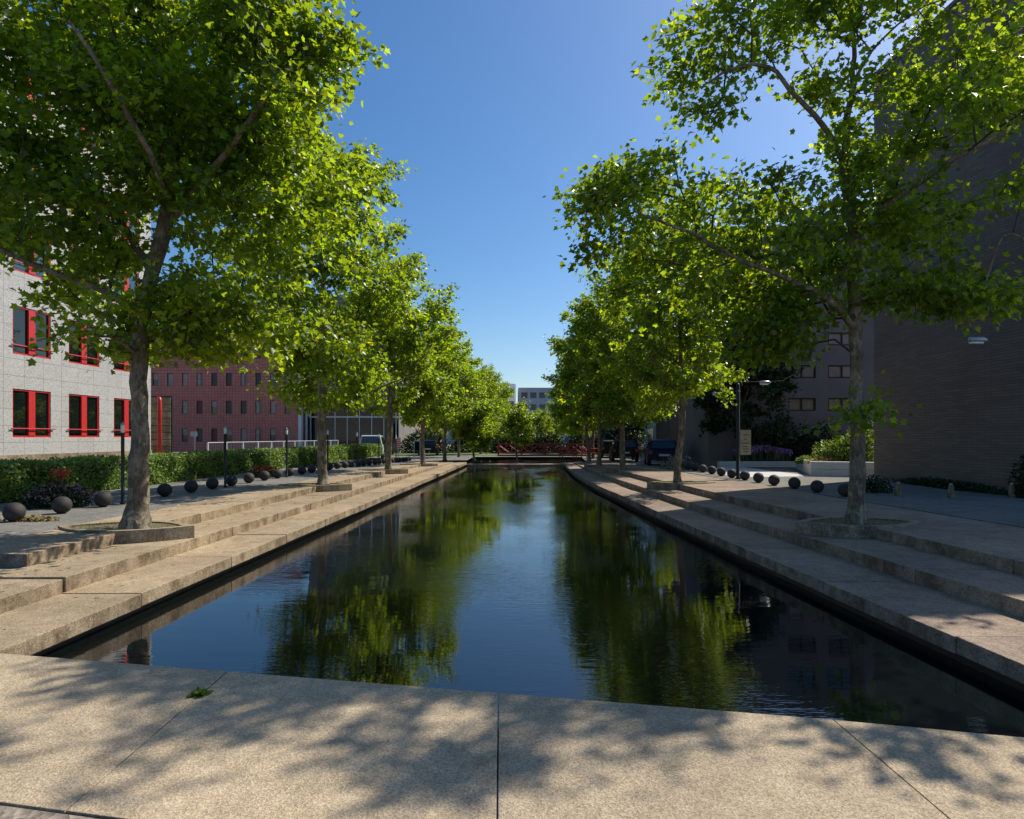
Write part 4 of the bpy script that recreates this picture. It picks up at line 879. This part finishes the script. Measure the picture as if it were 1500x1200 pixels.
# ------------------------------------------------------------------ red bridge
br = empty('red_bridge', (0, 53.4, .02), 0, 'red timber footbridge with lattice railings across the far end of the pond', 'bridge')
MB().box(-1.2, 7.2, 0, 1.9, -.02, .14).build('deck', M['trellis'], br)
for yy_ in (0.02, 1.84):
    mb = MB(); mb.box(-1.2, 7.2, yy_, yy_ + .06, .98, 1.08); mb.box(-1.2, 7.2, yy_ + .003, yy_ + .057, .25, .32)
    x = -1.2
    while x < 6.6:
        for (a, b) in (((x, .32), (x + .9, .98)), ((x, .98), (x + .9, .32))): mb.tube([(a[0], yy_ + .03, a[1]), (b[0], yy_ + .03, b[1])], .028, 4)
        x += .9
    r_ = mb.build('railing', M['redp'], br)
    for k in range(5): MB().box(-1.2 + k * 2.05 - .06, -1.2 + k * 2.05 + .06, yy_ - .03, yy_ + .09, .0, 1.2).build('post', M['redp'], r_)
for k in range(4):
    o = empty('red_picnic_table', (4.1 + k * 1.9 + (0 if k < 2 else 1), 45 + k * 2.2, .05), R(5 + k * 7), 'red slatted table with benches beside the pond end, %s from the left' % ORD[k], 'table', 'red tables at the pond end')
    MB().box(-.7, .7, -.35, .35, .70, .75).build('table_top', M['redp'], o)
    for s in (-1, 1):
        MB().box(-.7, .7, s * .65 - .13, s * .65 + .13, .40, .44).build('bench_seat', M['redp'], o)
        mb = MB(); mb.tube([(s * .5, -.7, 0), (s * .5, -.25, .70)], .035, 4); mb.tube([(s * .5, .7, 0), (s * .5, .25, .70)], .035, 4); mb.box(s * .5 - .03, s * .5 + .03, -.75, .75, .34, .397); mb.build('leg_frame', M['redp'], o)

# ------------------------------------------------------------------ right side: planters, lavender, trellis, sign post, lamps
pA = empty('white_stone_planter', (10.6, 21.8, .3), R(-60), 'tall white stone planter wall holding lime-green shrubs beside the brick wall', 'planter', 'white stone planters')
pA.rotation_euler = (0, 0, R(-20))
for k, (a, b) in enumerate(((0, 1.2), (1.208, 2.3))):
    for z0_, z1_ in ((0, .255), (.262, .52)): MB().box(a, b, 0, .35, z0_, z1_).build('stone_block', M['wstone'], pA, bevel=.008)
MB().box(.02, 2.28, .355, 2.6, 0, .45).build('soil', M['soil'], pA)
MB().box(0, .34, .358, 5.6, 0, .5).build('stone_block', M['wstone'], pA, bevel=.01)
pB = empty('white_stone_planter', (9.5, 28.1, .3), 0, 'long low white stone planter wall holding purple lavender', 'planter', 'white stone planters')
for k in range(3): MB().box(k * 1.25, k * 1.25 + 1.24, 0, .35, 0, .27).build('stone_block', M['wstone'], pB, bevel=.008)
MB().box(.02, 4.2, .355, 1.9, 0, .22).build('soil', M['soil'], pB)
# lavender
lv_ = empty('lavender_bed', (11.8, 29.0, .5), 0, 'clump of purple lavender above the low white planter', 'flowers'); rng = np.random.default_rng(21); k = 4200
bx = rng.uniform(-1.15, 1.15, k); by = rng.uniform(-.45, .45, k); hh = rng.uniform(.5, .85, k) * (1 - .25 * abs(bx)); T = np.stack([rng.normal(size=k) * .13 + bx * .1, rng.normal(size=k) * .13, np.ones(k)], 1)
P = np.stack([bx, by, np.zeros(k)], 1); leaf_mesh('stems', P, T, rng.normal(size=(k, 3)), hh * 1.0, M['stem'], lv_, 'blade', rng)
Tn = norm(T); P2 = P + Tn * (hh * .85)[:, None]; leaf_mesh('blooms', P2, Tn, rng.normal(size=(k, 3)), rng.uniform(.08, .15, k), M['lavender'], lv_, 'diam', rng)
bush('lime_shrub', at(1232, 676, 22.8) - Vector((0, 0, .1)), (1.05, .7, .95), 3600, .10, 'limeleaf', 'bright lime-green shrub spilling over the tall white planter', group='shrubs in the white planters', seed=31, stems=True)
bush('ochre_ground_cover', at(1208, 678, 22.3) - Vector((0, 0, .05)), (.75, .3, .22), 1800, .05, 'ochre', 'low ochre ground cover along the rim of the tall white planter', seed=32, stems=False)
bush('climbing_shrub', at(1262, 640, 22.9) - Vector((0, 0, .9)), (.75, .5, 1.5), 1800, .10, 'limeleaf', 'taller loose shrub behind the near right trunk', group='shrubs in the white planters', seed=33)
bush('pale_leaf_plant', at(1180, 672, 24.5) - Vector((0, 0, .2)), (.35, .3, .28), 700, .09, 'limeleaf', 'small pale-leaved plant between lavender and lime shrub', group='shrubs in the white planters', seed=34)
bush('dark_shrub', (12.9, 29.6, .35), (1.3, .7, 2.3), 3600, .13, 'darkleaf', 'dark shrub between the trellis and the grey building window', seed=35)
bush('dark_shrub', (14.6, 29.4, .35), (1.6, .7, 1.9), 3600, .13, 'darkleaf', 'dark shrub behind the lime-green shrub', seed=36)
px1, py1 = G(1288, 722, .32); bush('potted_shrub', (px1 + .05, py1 + .35, .31), (.48, .42, .36), 2400, .055, 'darkleaf', 'low dark shrub with pale leaves beside the near right trunk', extra=[('pale_leaves', 'whitef', 420, 1.03, -.2, .028), ('dark_red_blooms', 'redf', 5, 1.5, .8, .05)], seed=37)
bush('wall_shrub', (12.35 - .35, 13.9, .3), (.5, .6, 1.1), 2400, .09, 'darkleaf', 'dark upright shrub against the brick wall at the right edge', seed=38)
bush('wall_ground_cover', (11.75, 16.6, .3), (.22, 2.2, .2), 2600, .07, 'darkleaf', 'strip of low dark plants along the foot of the brick wall', seed=39, stems=False)
tr = empty('trellis_fence', (11.6, 29.95, .3), 0, 'weathered wooden trellis behind the lavender', 'trellis')
mb = MB(); xL, xR = at(1107, 0, 29.95).x - 11.6, at(1178, 0, 29.95).x - 11.6
for k in range(6): z_ = .95 + k * .235; mb.box(xL, xR, 0, .02, z_, z_ + .035)
mb.build('slats', M['trellis'], tr)
for k in range(6): x_ = xL + (xR - xL) * k / 5; MB().box(x_ - .02, x_ + .02, .022, .05, 0, 2.2).build('post', M['trellis'], tr)

sp_ = empty('sign_post', ((1081 - 750) * 20.2 / 900, 20.2, .31), 0, 'tall black post carrying a cream sign among the right-hand bollards', 'sign post')
MB().lathe([(.09, 0), (.09, .04), (.062, .06), (.058, 3.1), (.03, 3.14), (.001, 3.15)], 14).build('pole', M['black'], sp_, True)
sb = MB().box(.07, .42, -.02, .02, .80, 1.62).build('sign_board', M['cream'], sp_)
mb = MB()
for z_, a, b in ((1.44, .16, .37), (1.30, .20, .28), (1.17, .10, .37), (1.06, .14, .32), (.98, .12, .36), (.89, .16, .33)): mb.box(a, b, -.026, -.0215, z_, z_ + .022)
mb.build('lettering', M['black'], sb)
MB().box(-.02, .05, -.09, -.06, 2.86, 2.92).build('light_fitting', M['galv'], sp_)
# suspended street lamps
for nm, px, py, Y, ln, lab in (('a', 1433, 499, 12.5, 1, 'suspended street lamp in front of the brick wall at the right edge'), ('b', 1121, 561, 22, 2, 'suspended street lamp right of the sign post'), ('c', 1050, 577, 27, 3, 'suspended street lamp left of the sign post')):
    c = at(px, py, Y); o = empty('suspended_lamp', c, R(8), lab, 'street lamp', 'lamps hung on cables over the right pavement')
    MB().tube([(-.22, 0, 0), (-.19, 0, .015), (.12, 0, .02), (.2, 0, .01)], [.02, .055, .06, .03], 12).build('housing', M['galv'], o, True)
    MB().tube([(-.19, 0, -.035), (.1, 0, -.035)], .035, 10).build('lamp_glass', M['lampglass'], o)
    e = {1: [(0, 0, .05), (.9, .6, .22), (2.6, 2.0, .65)], 2: [(-2.15, -1.1, -.05), (-1, -.5, -.02), (0, 0, .05), (1.4, 1.2, .2), (3.6, 3.9, .75)], 3: [(0, 0, .05), (.8, -2.6, .14), (1.42 - 3.3, -6.8 + 0, .5)]}[ln]
    if ln == 3: e = [(0, 0, .05), (-.6, -3.2, .1), (-1.58, -6.75, .28)]
    MB().tube(e, .003, 5).build('cable', M['black'], o)
# stone bollards by the brick wall
sbp = None
for i, (px, py, lab) in enumerate(((1393, 729, 'short pale stone bollard near the middle of the brick wall'), (1482, 728, 'short stone bollard near the dark shrub at the right edge'), (1316, 726, 'short stone bollard beside the low dark shrub'))):
    x_, y_ = G(px, py, .32)
    if sbp is None: sbp = MB().lathe([(.075, 0), (.07, .12), (.055, .22), (.045, .30), (.02, .335), (.001, .34)], 12).build('stone_bollard', M['kerb'], None, True); o = sbp
    else: o = sbp.copy(); COL.objects.link(o)
    o.location = (x_, y_, .308); tag(o, lab, 'bollard', 'stone bollards by the brick wall')
